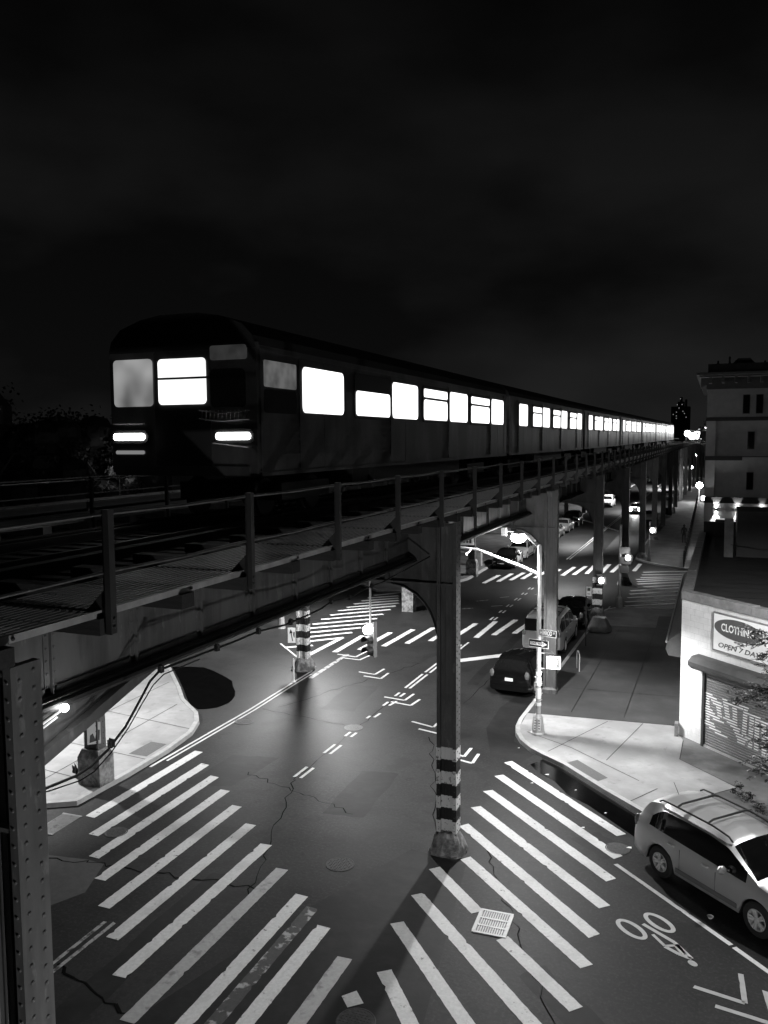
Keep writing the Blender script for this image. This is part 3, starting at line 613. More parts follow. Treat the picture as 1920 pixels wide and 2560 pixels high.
# ------------------------------------------------------------------ subway train
LEN=18.9
def carshell():
    g=MB(); W=1.6; prof=[(-W,.95),(-W,3.25),(-W+.06,3.42),(-W+.28,3.64),(-W+.75,3.80),(-.4,3.87),(.4,3.87),(W-.75,3.80),(W-.28,3.64),(W-.06,3.42),(W,3.25),(W,.95)]
    n=len(prof); ys=[0,LEN]
    for y in ys: g.v+=[(p[0],y,p[1]) for p in prof]
    for k in range(n): g.f.append([k,(k+1)%n,n+(k+1)%n,n+k][::-1]); g.m.append(1 if 1<=k<=9 else 0)
    g.f.append(list(range(n))); g.m.append(0); g.f.append(list(range(n,2*n))[::-1]); g.m.append(0)
    for s_ in (-1,1):
        x=s_*W
        for z in (1.25,1.4,1.55,1.7,1.85,3.15): g.box(*sorted((x,x+s_*.012)),.3,LEN-.3,z,z+.05)
        g.box(*sorted((x-s_*.02,x+s_*.03)),0,LEN,.90,.97)
    return g
WD=[(1.65,3.6),(6.6,8.5),(11.5,13.4),(16.6,18.35)]; WS=[(4.3,6.4),(9.05,11.2),(13.9,16.25)]
def rrect(y0,y1,z0,z1,r=.1,n=4):
    pts=[]
    for cx,cz,a0 in ((y1-r,z1-r,0),(y0+r,z1-r,90),(y0+r,z0+r,180),(y1-r,z0+r,270)):
        for k in range(n+1): a=R(a0+90*k/n); pts.append((cx+r*math.cos(a),cz+r*math.sin(a)))
    return pts
def make_car(front):
    t=empty('subway_car'); body=carshell().build('car_body',[stain,roofc],t)
    for s_ in ((1,-1)):
        for i,(a,b) in enumerate(WD):
            g=MB(); m=(a+b)/2; 
            for q0,q1 in ((a-.12,m-.01),(m+.01,b+.1)): g.extr([(q0,1.0),(q1,1.0),(q1,3.12),(q0,3.12)],(s_*1.6,0,0),(0,1,0),(0,0,1),(s_,0,0),-.01,.022)
            d=g.build('door',stain,t)
            g=MB(); g.extr(rrect(a,b,2.09,2.99,.12),(s_*1.6,0,0),(0,1,0),(0,0,1),(s_,0,0),.0,.032); g.build('door_window',EW,d)
        for i,(a,b) in enumerate(WS):
            g=MB(); g.extr(rrect(a-.07,b+.07,2.02,3.06,.12),(s_*1.6,0,0),(0,1,0),(0,0,1),(s_,0,0),.0,.02); wf=g.build('side_window',blackm,t)
            g=MB(); g.extr(rrect(a,b,2.1,2.66,.1),(s_*1.6,0,0),(0,1,0),(0,0,1),(s_,0,0),.005,.032); g.build('lower_pane',EW,wf)
            if not (front and i==0):
                g=MB(); g.extr(rrect(a,b,2.73,2.96,.06),(s_*1.6,0,0),(0,1,0),(0,0,1),(s_,0,0),.005,.032); g.build('upper_pane',EW,wf)
    for y in (.0,LEN-.45):
        g=MB(); g.box(-1.625,1.625,y,y+.42,1.0,3.2); g.build('end_panel',steel_l if not front else stain,t)
    for y in (2.6,LEN-2.9):
        g=MB(); g.box(-1.2,1.2,y-1.1,y+1.1,.35,.7)
        for yy in (-1.05,1.05):
            for s_ in (-1,1): g.lathe([(.42,-.06),(.42,.0),(.38,.06)],(s_*.75,y+yy,.42),14,'x')
        g.build('truck',blackm,t)
    g=MB(); g.box(-1.2,1.2,5,LEN-5,.45,.95); g.box(-1.35,1.35,6,7.5,.5,.94); g.build('underfloor_gear',blackm,t)
    return t
WD0,WS0=WD,WS
WD=[(1.75,3.3),(6.65,8.25),(11.55,13.15),(16.7,18.2)]; WS=[(4.5,6.3),(9.3,11.1),(14.2,16.2)]
mid=make_car(False)
WD,WS=WD0,WS0
lead=make_car(True)
# front end of the lead car (faces -y)
def fr(name,x0,x1,z0,z1,m,r=.08,d=.03,par=None): 
    g=MB(); g.extr(rrect(x0,x1,z0,z1,r),(0,0,0),(1,0,0),(0,0,1),(0,-1,0),-.02,d); return g.build(name,m,par or lead)
g=MB(); g.box(-1.6,1.6,-.10,.0,.95,3.3); g.box(-1.45,1.45,-.16,-.1,.9,1.08)
g.extr([(-1.6,3.2),(1.6,3.2),(1.54,3.42),(1.32,3.64),(.85,3.8),(.4,3.87),(-.4,3.87),(-.85,3.8),(-1.32,3.64),(-1.54,3.42)],(0,0,0),(1,0,0),(0,0,1),(0,-1,0),0,.12,1)
frt=g.build('front_panel',[stain,roofc],lead)
fr('cab_window',-1.5,-.62,2.2,3.08,EF,d=.13,par=frt); fr('front_door_window',-.48,.56,2.22,3.06,ED,d=.13,par=frt); fr('door_divider',-.52,.6,2.68,2.72,steel_d,.015,.14,frt)
fr('destination_sign',.66,1.42,3.0,3.26,EDim,.05,.13,frt); fr('driver_window',.66,1.38,2.15,2.82,glass,.08,.13,frt)
fr('door_outline',-.58,.64,1.0,3.2,steel_d,.05,.11,frt)
for x in (-1.17,1.12): fr('headlight_housing',x-.42,x+.42,1.5,1.76,blackm,.1,.13,frt); fr('headlight',x-.36,x+.36,1.565,1.695,EH,.06,.15,frt)
fr('marker_light',-1.5,-.85,1.30,1.37,EM,.03,.13,frt)
g=MB()
for k in range(12):
    x=.5+k*.085; g.bar((x,-.2,1.93-.02*math.sin(k)),(x+.02,-.2,2.10),.02,.02)
g.tube([(.45,-.2,2.1),(.9,-.2,2.04),(1.5,-.2,2.08)],.012,5); g.tube([(.45,-.2,1.95),(.9,-.2,1.90),(1.5,-.2,1.93)],.012,5); g.build('safety_chain',steel_l,lead)
g=MB(); g.tube([(-1.5,-.16,1.88),(-.8,-.16,1.88)],.02,6); g.tube([(.7,-.16,1.5),(1.45,-.16,1.42)],.012,6); g.build('grab_bar',steel_l,lead)
# cab side window, dim
g=MB(); g.extr(rrect(.12,1.38,2.52,3.0,.04),(1.6,0,0),(0,1,0),(0,0,1),(1,0,0),0,.03); g.build('cab_side_window',emit('cab side light',.055,1,.5,3),lead)
g=MB(); g.extr(rrect(.12,1.38,2.05,2.47,.04),(1.6,0,0),(0,1,0),(0,0,1),(1,0,0),0,.03); g.build('cab_side_window',glass,lead)
names=['lead subway car with two glowing headlights and a lit front door window','second subway car, coupled behind the lead car with the headlights','third subway car from the front of the lit train','fourth subway car from the front of the lit train','fifth subway car from the front of the lit train','sixth subway car from the front of the lit train','seventh and last car of the lit train, by the bright station']
for i in range(7):
    c=lead if i==0 else (mid if i==1 else copytree(mid))
    y=13.3+19.4*i; a=warp((-9.25,y,8.75)); b=warp((-9.25,y+LEN,8.75)); c.location=a
    c.rotation_euler=(math.atan2(b[2]-a[2],LEN),0,-math.atan2(b[0]-a[0],LEN)); tag(c,names[i],'subway car','cars of the lit train')
# ------------------------------------------------------------------ street lamps and signals
def ballo(name,m,par,loc,r,sz=.7): g=MB(); g.ball((0,0,0),r,14,sz=sz); return g.build(name,m,par,loc,smooth=True)
# main pole at the corner
LP=empty('signal_pole',(-5.5,28.25,.13)); tag(LP,'pale corner pole with a glaring lamp, long signal arm and taped lower shaft','street lamp')
g=MB(); g.lathe([(.27,0),(.27,.06),(.23,.1),(.17,.60),(.12,.68),(.085,.72)],n=8); g.build('pole_base',galv,LP)
g=MB(); g.lathe([(.085,.7),(.08,3),(.075,6.55),(.04,6.6)],n=14); pl=g.build('shaft',galv,LP,smooth=True)
g=MB()
for z0,z1,rr in ((1.0,1.12,.094),(1.25,1.62,.092),(1.7,2.0,.095),(2.06,2.2,.092)): g.lathe([(rr,z0),(rr+.006,z0+.02),(rr+.002,z1-.02),(rr,z1)],n=11)
for k in range(26):
    a=random.uniform(0,6.28); z=random.uniform(1.2,2.3); g.bar((.09*math.cos(a),.09*math.sin(a),z),(.125*math.cos(a+.3),.125*math.sin(a+.3),z+random.uniform(-.06,.06)),.05,.004)
g.build('torn_stickers',whitem,LP)
g=MB(); g.tube([(0,0,5.55),(-.6,0,5.80),(-2.2,0,6.33),(-2.9,0,6.38)],[.06,.055,.045,.04],10); g.build('signal_arm',galv,LP,smooth=True)
g=MB(); g.tube([(0,0,6.4),(-.15,.0,6.6),(-.45,.02,6.85),(-.62,.05,6.90)],.035,8); arm=g.build('lamp_arm',galv,LP,smooth=True)
g=MB(); g.lathe([(.05,.1),(.16,.06),(.2,0),(.2,-.03)],n=14); g.build('lamp_head',galv,arm,(-.75,.05,6.93)); ballo('bulb',EL,arm,(-.75,.05,6.80),.27)
light('lamp_light',(-.75,.05,6.55),1450,LP,rad=.12,bat=.8,size=2.8,blend=.3,aim=(-.2,-.28,-1))
g=MB(); g.box(-.09,.09,-.06,.06,-.14,.14); g.build('control_box',whitem,LP,(-1.25,.05,6.98)); g=MB(); g.tube([(-.72,.05,7.0),(-1.2,.05,7.0)],.02,6); g.build('control_box_bracket',galv,LP)
g=MB(); g.tube([(-2.4,0,6.36),(-2.45,-.1,6.26),(-2.55,-.12,6.2),(-2.8,-.06,6.25),(-3.4,0,6.3)],.03,6); g.ball((-2.55,-.12,6.17),.05,8); g.build('arm_bracket',galv,LP)
sg=empty('arm_sign',(-3.05,-.05,6.55)); sg.parent=LP
g=MB(); g.box(-.55,.45,-.015,.0,-.14,.14); b=g.build('sign_panel',signw,LP,(-2.75,-.05,6.62)); bpy.data.objects.remove(sg)
g=MB()
for k in range(8): g.box(-.48+k*.11,-.40+k*.11,-.02,-.014,-.07,.07)
g.build('sign_letters',signg,b)
# street name sign and one way sign
sgn=empty('street_name_sign',(-5.17,28.08,3.72)); tag(sgn,'narrow dark street sign reading HIMROD ST on the corner pole','street sign')
rx=R(-12)
g=MB(); g.box(-.32,.32,-.006,.006,-.12,.12); b=g.build('sign_plate',signw,sgn); g=MB(); g.box(-.305,.305,-.009,-.004,-.10,.10); g.build('sign_face',blackm,sgn)
text('street_name','HIMROD',.22,signw,sgn,frame((-.06,-.012,0),(1,0,0),(0,0,1)),xs=.52,bold=.006); text('street_suffix','ST',.085,signw,sgn,frame((.235,-.011,.025),(1,0,0),(0,0,1)),xs=.8,bold=.002); sgn.rotation_euler[2]=R(-16)
ow=empty('one_way_sign',(-5.46,28.0,3.36)); tag(ow,'black one way sign with a white arrow pointing right, on the corner pole','road sign')
g=MB(); g.box(-.36,.36,-.004,.006,-.135,.135); g.build('sign_plate',signw,ow); g=MB(); g.box(-.345,.345,-.008,-.002,-.12,.12); g.build('sign_face',blackm,ow)
g=MB(); g.extr([(-.31,-.055),(.12,-.055),(.12,-.10),(.31,0),(.12,.10),(.12,.055),(-.31,.055)],(0,0,0),(1,0,0),(0,0,1),(0,-1,0),.007,.011); g.build('arrow',signw,ow)
text('sign_lettering','ONE WAY',.11,blackm,ow,frame((-.04,-.0125,0),(1,0,0),(0,0,1)),xs=.95,bold=.002); ow.rotation_euler[2]=R(-14)
# pedestrian signal
def pedsignal(loc,rz,lab,power=25,s=1.0,arm=0.3,dirn=1,pole=None):
    t=empty('pedestrian_signal',loc,rz); tag(t,lab,'pedestrian signal','lit pedestrian signals')
    g=MB(); g.box(-.21*s,.21*s,0,.18*s,-.2*s,.2*s); g.build('housing',steel_d,t)
    g=MB()
    for a in (-1,1): g.box(-.23*s,.23*s,-.10*s,.02*s,a*.21*s-.012,a*.21*s+.012); g.box(a*.22*s-.012,a*.22*s+.012,-.10*s,.02*s,-.21*s,.21*s)
    g.build('visor',galv if power<25 else steel_d,t)
    g=MB(); g.ball((-.05*s,-.06*s,0),.165*s,14,sz=1.15); g.build('lit_symbol',EL2,t)
    if arm: 
        g=MB()
        for z in (.27,-.27): g.tube([(0,.1,z),(-arm*dirn,.1,z)],.022,6)
        g.tube([(0,.1,-.27),(0,.1,.27)],.02,6); g.build('mounting_arm',galv,t)
    light('signal_light',(0,-.55,0),power*(.45 if power>25 else 2.2),t,'POINT',rad=.1); return t
pedsignal((-4.98,28.2,2.72),R(8),'glaring pedestrian signal on the corner pole below the one way sign',24.5,arm=.5)
g=MB(); g.box(-.12,.12,-.247,-.24,.16,.56); pst=g.build('posted_notice',whitem,LP); pst.rotation_euler[0]=R(-6); pst.location=(0,.03,0)
g=MB()
for r_ in range(4):
    x=-.09
    while x<.07:
        wd=random.uniform(.015,.035); g.box(x,x+wd,-.2505,-.2465,.20+r_*.09,.245+r_*.09); x+=wd+.012
g.build('notice_marks',blackm,pst)
# striped columns of signals further away
pedsignal((-5.62,46.4,2.6),R(5),'lit pedestrian signal strapped to the lump-based column beyond the van',30,.9,arm=.3)
P2=empty('signal_pole',(-5.22,51.6,.13)); tag(P2,'pale stickered signal pole at the far kerb of the right sidewalk','signal pole')
g=MB(); g.lathe([(.2,0),(.2,.05),(.16,.6),(.085,.7),(.08,5.0),(.03,5.05)],n=10); g.build('shaft',galv,P2)
g=MB(); g.tube([(0,0,4.6),(-1.2,.5,4.9),(-3.0,1.2,5.3)],.04,8); g.build('signal_arm',galv,P2)
for x,z,w_ in ((.33,3.5,.3),(.35,2.9,.36),(.3,2.35,.3)):
    g=MB(); g.box(x-w_,x+w_*.8,-.1,-.085,z-.22,z+.2); g.build('sign_plate',signg if z<3 else steel_l,P2)
pedsignal((-4.72,51.5,3.2),R(6),'lit pedestrian signal on the stickered pole at the far crosswalk',30,.9,arm=.4)
pedsignal((-4.7,72,2.75),R(4),'glaring pedestrian signal standing past the second side street',90,1.1,arm=.3)
P3=empty('signal_pole',(-5.0,72.2,.13)); tag(P3,'short pole carrying a glaring signal past the second side street','signal pole'); g=MB(); g.lathe([(.16,0),(.1,.5),(.07,.55),(.06,3.3)],n=8); g.build('shaft',steel,P3)
# under-deck hanging traffic signal
TS=empty('traffic_signal',(-8.13,19.55,5.2)); tag(TS,'traffic signal hanging from the girder with its top lens glowing','traffic light','hanging traffic lights')
g=MB(); g.tube([(0,0,.42),(0,0,1.6)],.03,8); g.build('hanger_pipe',steel_l,TS)
TSR=R(-18); g=MB(); g.box(-.10,.10,-.02,.10,-.42,.42); hb=g.build('housing',steel,TS,rz=TSR)
g=MB(); g.box(.105,.12,-.02,.12,-.46,.46); g.box(-.12,.12,-.03,.12,.42,.43); g.build('backplate',steel_l,TS,rz=TSR)
for k,z in enumerate((.27,0,-.27)):
    g=MB(); n=14
    for j in range(n):
        a0=2*math.pi*j/n;a1=2*math.pi*(j+1)/n
        if 1.15*math.pi<(a0+a1)/2<1.85*math.pi: continue
        f_=lambda a,y:(.115*math.cos(a),y,z+.115*math.sin(a)); g.add([f_(a0,-.02),f_(a1,-.02),f_(a1,-.24),f_(a0,-.24)],[(0,1,2,3)])
    if k: g.build('visor',blackm,TS,rz=TSR)
    g=MB(); g.lathe([(.1,-.03),(.09,-.05),(.05,-.07)] if k else [(.11,-.03),(.125,-.1),(.1,-.19),(.05,-.23)],(0,0,z),14,'y'); g.build('lens',EL2 if k==0 else lensd,TS,rz=TSR)
light('signal_light',(-.25,-.35,.3),25,TS,'POINT')
t2=copytree(TS); t2.location=(-16.2,32.6,5.3); tag(t2,'traffic signal hanging behind the far-left striped column, half hidden by the girder','traffic light','hanging traffic lights'); t2.rotation_euler[2]=R(60)
ls=empty('lane_use_sign',(-17.32,32.55,1.68)); tag(ls,'white lane use sign with a dark bent arrow strapped to the left striped column','road sign')
g=MB(); g.box(-.17,.17,-.01,.01,-.34,.34); g.build('sign_plate',signw,ls); g=MB(); g.extr([(.02,-.26),(.06,-.26),(.0,.1),(.05,.1),(-.04,.28),(-.1,.08),(-.04,.1)],(0,0,0),(1,0,0),(0,0,1),(0,-1,0),.012,.016); g.extr([(.1,-.1),(.13,-.1),(.14,.15),(.08,.15),(.07,.02)],(0,0,0),(1,0,0),(0,0,1),(0,-1,0),.012,.016); g.build('arrow',blackm,ls); ls.rotation_euler[2]=R(20)
fx=MB(); fx.lathe([(.10,0),(.09,.04),(.035,.05),(.035,1.0),(.02,1.02)],n=10); o=fx.build('flexible_post',whitem,None,(-16.56,31.25,0)); tag(o,'thin white flexible post on the edge line by the left striped column','traffic post')
# poster on the left column
po=empty('poster',(-16.98,19.27,1.7)); tag(po,'white poster with a dark figure shape pasted on the left column by the kerb','poster')
g=MB(); g.box(-.24,.14,-.012,0,-.35,.3); g.build('sheet',whitem,po); g=MB(); g.extr([(-.18,-.3),(.1,-.24),(.12,.06),(.04,.08),(-.02,-.2),(-.08,-.02),(-.16,-.08)],(0,0,0),(1,0,0),(0,0,1),(0,-1,0),.013,.016); g.build('picture',signg,po); po.rotation_euler[2]=R(42); po.location=(-16.83,19.3,1.75)
po2=empty('poster',(-16.83,19.3,2.5)); tag(po2,'upper white poster wrapped high on the left column by the kerb','poster'); g=MB(); g.box(-.22,.14,-.012,0,-.1,.4); g.build('sheet',whitem,po2); po2.rotation_euler[2]=R(42)
# under deck street light
UL=empty('girder_lamp',(-6.74,7.24,7.32)); tag(UL,'small glaring lamp on a white tube fixed to the girder behind the foreground column','lamp')
g=MB(); g.tube([(0,-.07,-.01),(0,-.3,-.06),(0,-.9,-.2)],.022,8); g.tube([(0,-.12,-.07),(0,-.8,-.24)],.012,6); g.build('lamp_tube',whitem,UL); ballo('bulb',EL,UL,(0,0,0),.05,.9)
light('lamp_light',(.2,-.1,-.2),2.5,UL,'POINT',rad=.05)
def lamp(loc,h,power,lab,armv=(-1.5,0,.3),r=.16,grp='street lamps under and beside the railway',aim=(0,0,-1),size=2.95,kind='SPOT',blend=.2,rad=.12,bat=1.6):
    t=empty('street_lamp',loc); tag(t,lab,'street lamp',grp)
    g=MB(); g.lathe([(.22,0),(.2,.08),(.14,.7),(.09,.8),(.07,h)],n=10); g.build('shaft',galv,t)
    g=MB(); ax,ay,az=armv; g.tube([(0,0,h-.3),(ax*.5,ay*.5,h+az*.8),(ax,ay,h+az)],.04,8); g.build('lamp_arm',galv,t)
    g=MB(); g.lathe([(.05,.1),(.16,.06),(.2,0)],n=12); g.build('lamp_head',galv,t,(ax,ay,h+az+.02)); ballo('bulb',EL,t,(ax,ay,h+az-.05),r)
    light('lamp_light',(ax,ay,h+az-.3),power,t,kind,rad=rad,aim=aim,size=size,blend=blend,bat=bat if kind=='SPOT' else 0); return t
lamp((4.6,20.8,.13),8.2,660,'tall cobra-head street lamp over the right sidewalk by the shuttered shop',(-1.6,.6,.4))
lamp((-22.0,40.2,0),6.9,2800,'tall street lamp at the left side street beyond the zebra bars',(1.8,-.4,.2),size=2.55,blend=.5,rad=.75,bat=1.3,aim=(.08,-.22,-1))
lamp((-25.5,20.5,.13),6.5,1900,'street lamp on the bright left sidewalk just outside the picture',(2.6,.8,.2),size=2.05,blend=.5,bat=1.0)
lamp((1.6,2.6,0),2.0,900,'low lamp post standing below the station just outside the picture',(-.8,.3,.1),kind='POINT')  # out of view, added to brighten the foreground column and girder from below
# lamps hung under cross girders further along
def hung(x,y,power,lab,z=6.3):
    wv=warp((x,y,z)); t=empty('under_deck_lamp',(wv[0],y,z)); tag(t,lab,'street lamp','street lamps under and beside the railway')
    g=MB(); g.tube([(0,0,.05),(0,0,.6)],.03,6); g.lathe([(.06,.1),(.18,.05),(.2,0)],n=12); g.build('lamp_head',steel_l,t); ballo('bulb',EL,t,(0,0,-.03),.12); light('lamp_light',(0,0,-.2),power,t,rad=.1,aim=(-.25,0,-1),size=2.5)
hung(-10.6,Y0+PIT*4+3.0,1900,'lamp hung under the fourth girder from the corner')
hung(-13.6,Y0+PIT*6,2300,'lamp hung over the left lane above the parked row')
hung(-12.0,Y0+PIT*9,3000,'lamp hung under the deck near the third crosswalk')
hung(-12.0,Y0+PIT*13,5000,'most distant lamp hung under the deck')
# distant right side lamps
for (x,y,h,s_,lab) in ((-2.4,141,2.7,.5,'short glaring forecourt lamp beside the iron fence far down the sidewalk'),(-5.9,227,2.7,.35,'small distant lamp right of the far columns'),(-4.35,212,6.2,.3,'tall distant lamp post by the far black trees'),(-5.3,269,6.2,.25,'faintest and highest lamp far down the street'),(-10.3,323,2.8,.55,'far lamp low under the railway')):
    t=empty('street_lamp',(x,y,.13)); tag(t,lab,'street lamp','distant lamps down the street'); g=MB(); g.lathe([(.22,0),(.1,.8),(.07,.9),(.06,h-.15)],n=8); g.build('shaft',galv,t); ballo('bulb',EL,t,(0,0,h),s_,1)
    if y<150: light('lamp_light',(-.8,-.8,h-.1),300,t,'POINT',rad=.3)
for (x,y,h,lab) in ((-5.27,120.4,3.1,'pale short post by the far crosswalk'),(-5.44,147.9,6.7,'tall pale post standing by the far sidewalk edge')):
    t=empty('post',(x,y,.13)); tag(t,lab,'post'); g=MB(); g.lathe([(.25,0),(.22,.6),(.09,.8),(.08,h)],n=8); g.build('shaft',galv,t); g=MB(); g.box(-.25,.2,-.1,-.07,h-.5,h-.05); g.build('sign_plate',steel_l,t)
# sign post and bike rack
t=empty('sign_post',(-5.75,41.4,.13)); tag(t,'thin dark sign post at the kerb beside the parked black sedan','sign post'); g=MB(); g.box(-.03,.03,-.03,.03,0,2.9); g.build('post',steel_d,t); g=MB(); g.box(0,.24,-.05,-.035,2.5,2.95); g.build('sign_plate',signw,t); g=MB(); g.box(.05,.19,-.056,-.05,2.75,2.9); g.box(.05,.19,-.056,-.05,2.58,2.62); g.build('sign_marks',signg,t)
g=MB(); pts=[(.0,-.28,0),(0,-.28,.6)]+[(0,-.28*math.cos(a),.6+.25*math.sin(a)) for a in [math.pi*k/8 for k in range(1,8)]]+[(0,.28,.6),(0,.28,0)]; g.tube(pts,.025,8); o=g.build('bike_rack',galv,None,(-5.44,36.9,.13),smooth=True); tag(o,'thin hoop bicycle rack standing on the dark sidewalk','bike rack'); o.rotation_euler[2]=R(20)
# heap under tarpaulin
g=lump(.55,.75,31); o=g.build('covered_heap',tarpm,None,(-5.55,45.0,.13),smooth=True); o.scale=(1.15,.9,1); tag(o,'lumpy heap under a grey tarpaulin beside the column past the van','heap')
# cabinet
g=MB(); g.box(-.3,.3,-.25,.25,0,1.15); g.box(-.32,.32,-.27,.27,1.15,1.2); g.box(-.24,.24,-.262,-.25,.15,1.05); o=g.build('utility_cabinet',galv,None,(-17.7,65.3,.13)); tag(o,'pale box cabinet on the far left sidewalk in front of the parked sedan','cabinet')
g=MB(); g.lathe([(.3,0),(.36,.9),(.37,.92),(.1,.93)],n=12); o=g.build('trash_bin',blackm,None,(-6.0,117.5,.13)); tag(o,'black round trash bin at the far sidewalk corner','bin')
sc_l='small white scrap of litter lying in the wet gutter'
for i,(x,y) in enumerate(((-4.6,25.1),(-3.6,24.25),(-4.9,24.3),(-2.6,23.0),(-1.8,21.2),(-3.05,21.9),(-5.9,27.0))):
    g=MB(); s_=random.uniform(.03,.07); g.add([(-s_,-s_*.4,.012),(s_,-s_*.6,.02),(s_*.8,s_*.5,.03),(-.2*s_,s_*.7,.015)],[(0,1,2,3)]); o=g.build('litter',whitem,None,(x,y,0)); tag(o,sc_l,'litter','scraps in the right gutter')
g=MB(); g.lathe([(.04,0),(.07,.05),(.068,.05),(.03,.01)],n=10); o=g.build('paper_cup_lid',whitem,None,(.13,18.6,0)); tag(o,'round white lid lying on the road between lane line and silver car','litter')
# ------------------------------------------------------------------ shop with CLOTHING sign
A=Vector((-.96,29.87)); EV=Vector((.70,-.714)).normalized(); NV=Vector((-EV.y,EV.x))*-1  # outward normal (towards camera)
SH=empty('clothing_shop',(A.x,A.y,0)); tag(SH,'low white block building with CLOTHING sign and rolled-down shutter','building')
B_=A+EV*12
fp_=[A,B_,Vector((16,30)),Vector((16,49.6)),Vector((-.72,49.6))]
def loc2(p): return (p[0]-A.x,p[1]-A.y)
def W3(s,z,d=0): p=EV*s+NV*d; return (p.x,p.y,z)
g=MB(); g.prism([loc2(p) for p in fp_],0,4.85); wl_=g.build('wall',[wallp],SH)
# block courses
g=MB()
for k in range(1,25):
    z=k*.2; s_=0
    g.extr([(0,z-.003),(.0+12,z-.003),(12,z+.003),(0,z+.003)],(0,0,0),(EV.x,EV.y,0),(0,0,1),(NV.x,NV.y,0),-.01,.0015)
    x=.2*(k%2)
    while x<6: 
        if random.random()<.8: g.extr([(x-.003,z-.2),(x+.003,z-.2),(x+.003,z),(x-.003,z)],(0,0,0),(EV.x,EV.y,0),(0,0,1),(NV.x,NV.y,0),-.01,.0013)
        x+=.4
g.build('mortar_joints',mat('mortar',.42,.9,var=.3,sc=4),wl_)
ci=[loc2(p) for p in fp_]
g=MB()
def copingseg(a,b,inw,z0=4.85,z1=5.13,gap=.0):
    a=Vector(a);b=Vector(b);d=(b-a).normalized();n=Vector((-d.y,d.x)); L_=(b-a).length;k=0
    while k<L_-.01:
        q=min(k+1.5,L_); g.prism([a+d*k-n*.03,a+d*(q-.01)-n*.03,a+d*(q-.01)+n*inw,a+d*k+n*inw],z0,z1+random.uniform(-.01,.01)); k=q
copingseg(ci[0],ci[1],.32); copingseg(ci[1],ci[2],.32); copingseg(ci[4],(0,0),.30); g.build('parapet_coping',capm,SH)
gr=MB(); rp=[(.25,.0),(11.3-.0,-8.2),(16.6,.4),(16.6,19.5),(.5,19.5)]; gr.sheet([(p[0]+.05,p[1]) for p in rp],4.87,0); g=gr; g.cur=1
for k in range(18):
    y=-1.5+k*1.1+random.uniform(-.2,.2); x0=random.uniform(.4,3); 
    ps=[(x0+i*.8,y+random.uniform(-.05,.05)+.03*i) for i in range(random.randint(4,14))]
    for p,q in zip(ps,ps[1:]): line(g,p,q,.04,4.876)
g.build('roof',[roofm,blackm],SH)
g=MB(); g.box(.4,16,19.2,19.7,4.85,5.7); g.build('rear_parapet',brickd,SH)
BK=empty('roof_shed',(.6,41.3,4.85)); tag(BK,'black shed-like bulkhead between pale brick piers on the shop roof','rooftop shed')
g=MB(); g.box(.35,7,0,3,0,1.9); g.prism([(.35,-.05),(7,-.05),(7,3),(.35,3)],1.9,2.1); g.build('wall',blackm,BK)
for x in (0,3.0):
    g=MB(); g.box(x-.18,x+.2,-.25,.15,0,1.75 if x<1 else 2.0); g.build('brick_pier',capm,BK)
g=MB(); g.tube([(.1,-.3,1.75),(2,-2,1.6),(6,-4,1.45)],.012,5); g.tube([(.1,-.3,.6),(2,-1.2,.5),(5,-3,.4)],.012,5); g.build('wire',steel_d,BK)
# sign
def wf(s,z,d=0): return frame(W3(s,z,d),(EV.x,EV.y,0),(0,0,1))
sgx=empty('shop_sign',(A.x,A.y,0)); tag(sgx,'white shop sign with CLOTHING in a dark oval above the shutter','shop sign')
g=MB(); g.extr([(1.47,3.45),(5.1,3.45),(5.1,4.71),(1.47,4.71)],(0,0,0),(EV.x,EV.y,0),(0,0,1),(NV.x,NV.y,0),.0,.06); g.build('frame',steel_l,sgx)
g=MB(); g.extr([(1.52,3.5),(5.05,3.5),(5.05,4.66),(1.52,4.66)],(0,0,0),(EV.x,EV.y,0),(0,0,1),(NV.x,NV.y,0),.055,.066); g.build('sign_face',signw,sgx)
g=MB(); g.extr([(2.52+.98*math.cos(2*math.pi*k/40),4.27+.33*math.sin(2*math.pi*k/40)) for k in range(40)],(0,0,0),(EV.x,EV.y,0),(0,0,1),(NV.x,NV.y,0),.06,.069); g.build('oval',signg,sgx)
text('lettering','CLOTHING',.34,signw,sgx,wf(2.50,4.27,.075),xs=.76,bold=.006); text('lettering','OPEN 7 DAYS',.22,signg,sgx,wf(2.62,3.68,.069),shear=.25,xs=1.35,bold=.004)
text('lettering','SHOES',.3,signg,sgx,wf(4.4,4.27,.069),xs=.9) if False else None
# shutter
g=MB(); g.extr([(0,0),(.30,.0),(.46,.13),(.46,.26),(.30,.42),(0,.46)],W3(.82,2.70),(NV.x,NV.y,0),(0,0,1),(EV.x,EV.y,0),0,4.3); g.build('shutter_hood',mat('hood paint',.05,.6,var=.3,sc=3),SH)
g=MB(); g.extr([(1.10,0.13),(1.20,.13),(1.20,2.7),(1.10,2.7)],(0,0,0),(EV.x,EV.y,0),(0,0,1),(NV.x,NV.y,0),.0,.09); g.build('guide_rail',steel_d,SH)
g=MB(); PZ=.085; n=int(2.5/PZ)
for k in range(n):
    z=.2+k*PZ
    for (za,da),(zb,db) in (((z,.015),(z+PZ*.35,.035)),((z+PZ*.35,.035),(z+PZ*.8,.032)),((z+PZ*.8,.032),(z+PZ,.015))):
        g.add([W3(1.2,za,da),W3(5.0,za,da),W3(5.0,zb,db),W3(1.2,zb,db)],[(0,1,2,3)])
shu=g.build('shutter',shut,SH)
g=MB(); g.extr([(1.2,.13),(5.0,.13),(5.0,.2),(1.2,.2)],(0,0,0),(EV.x,EV.y,0),(0,0,1),(NV.x,NV.y,0),.0,.06); g.build('bottom_bar',galv,shu)
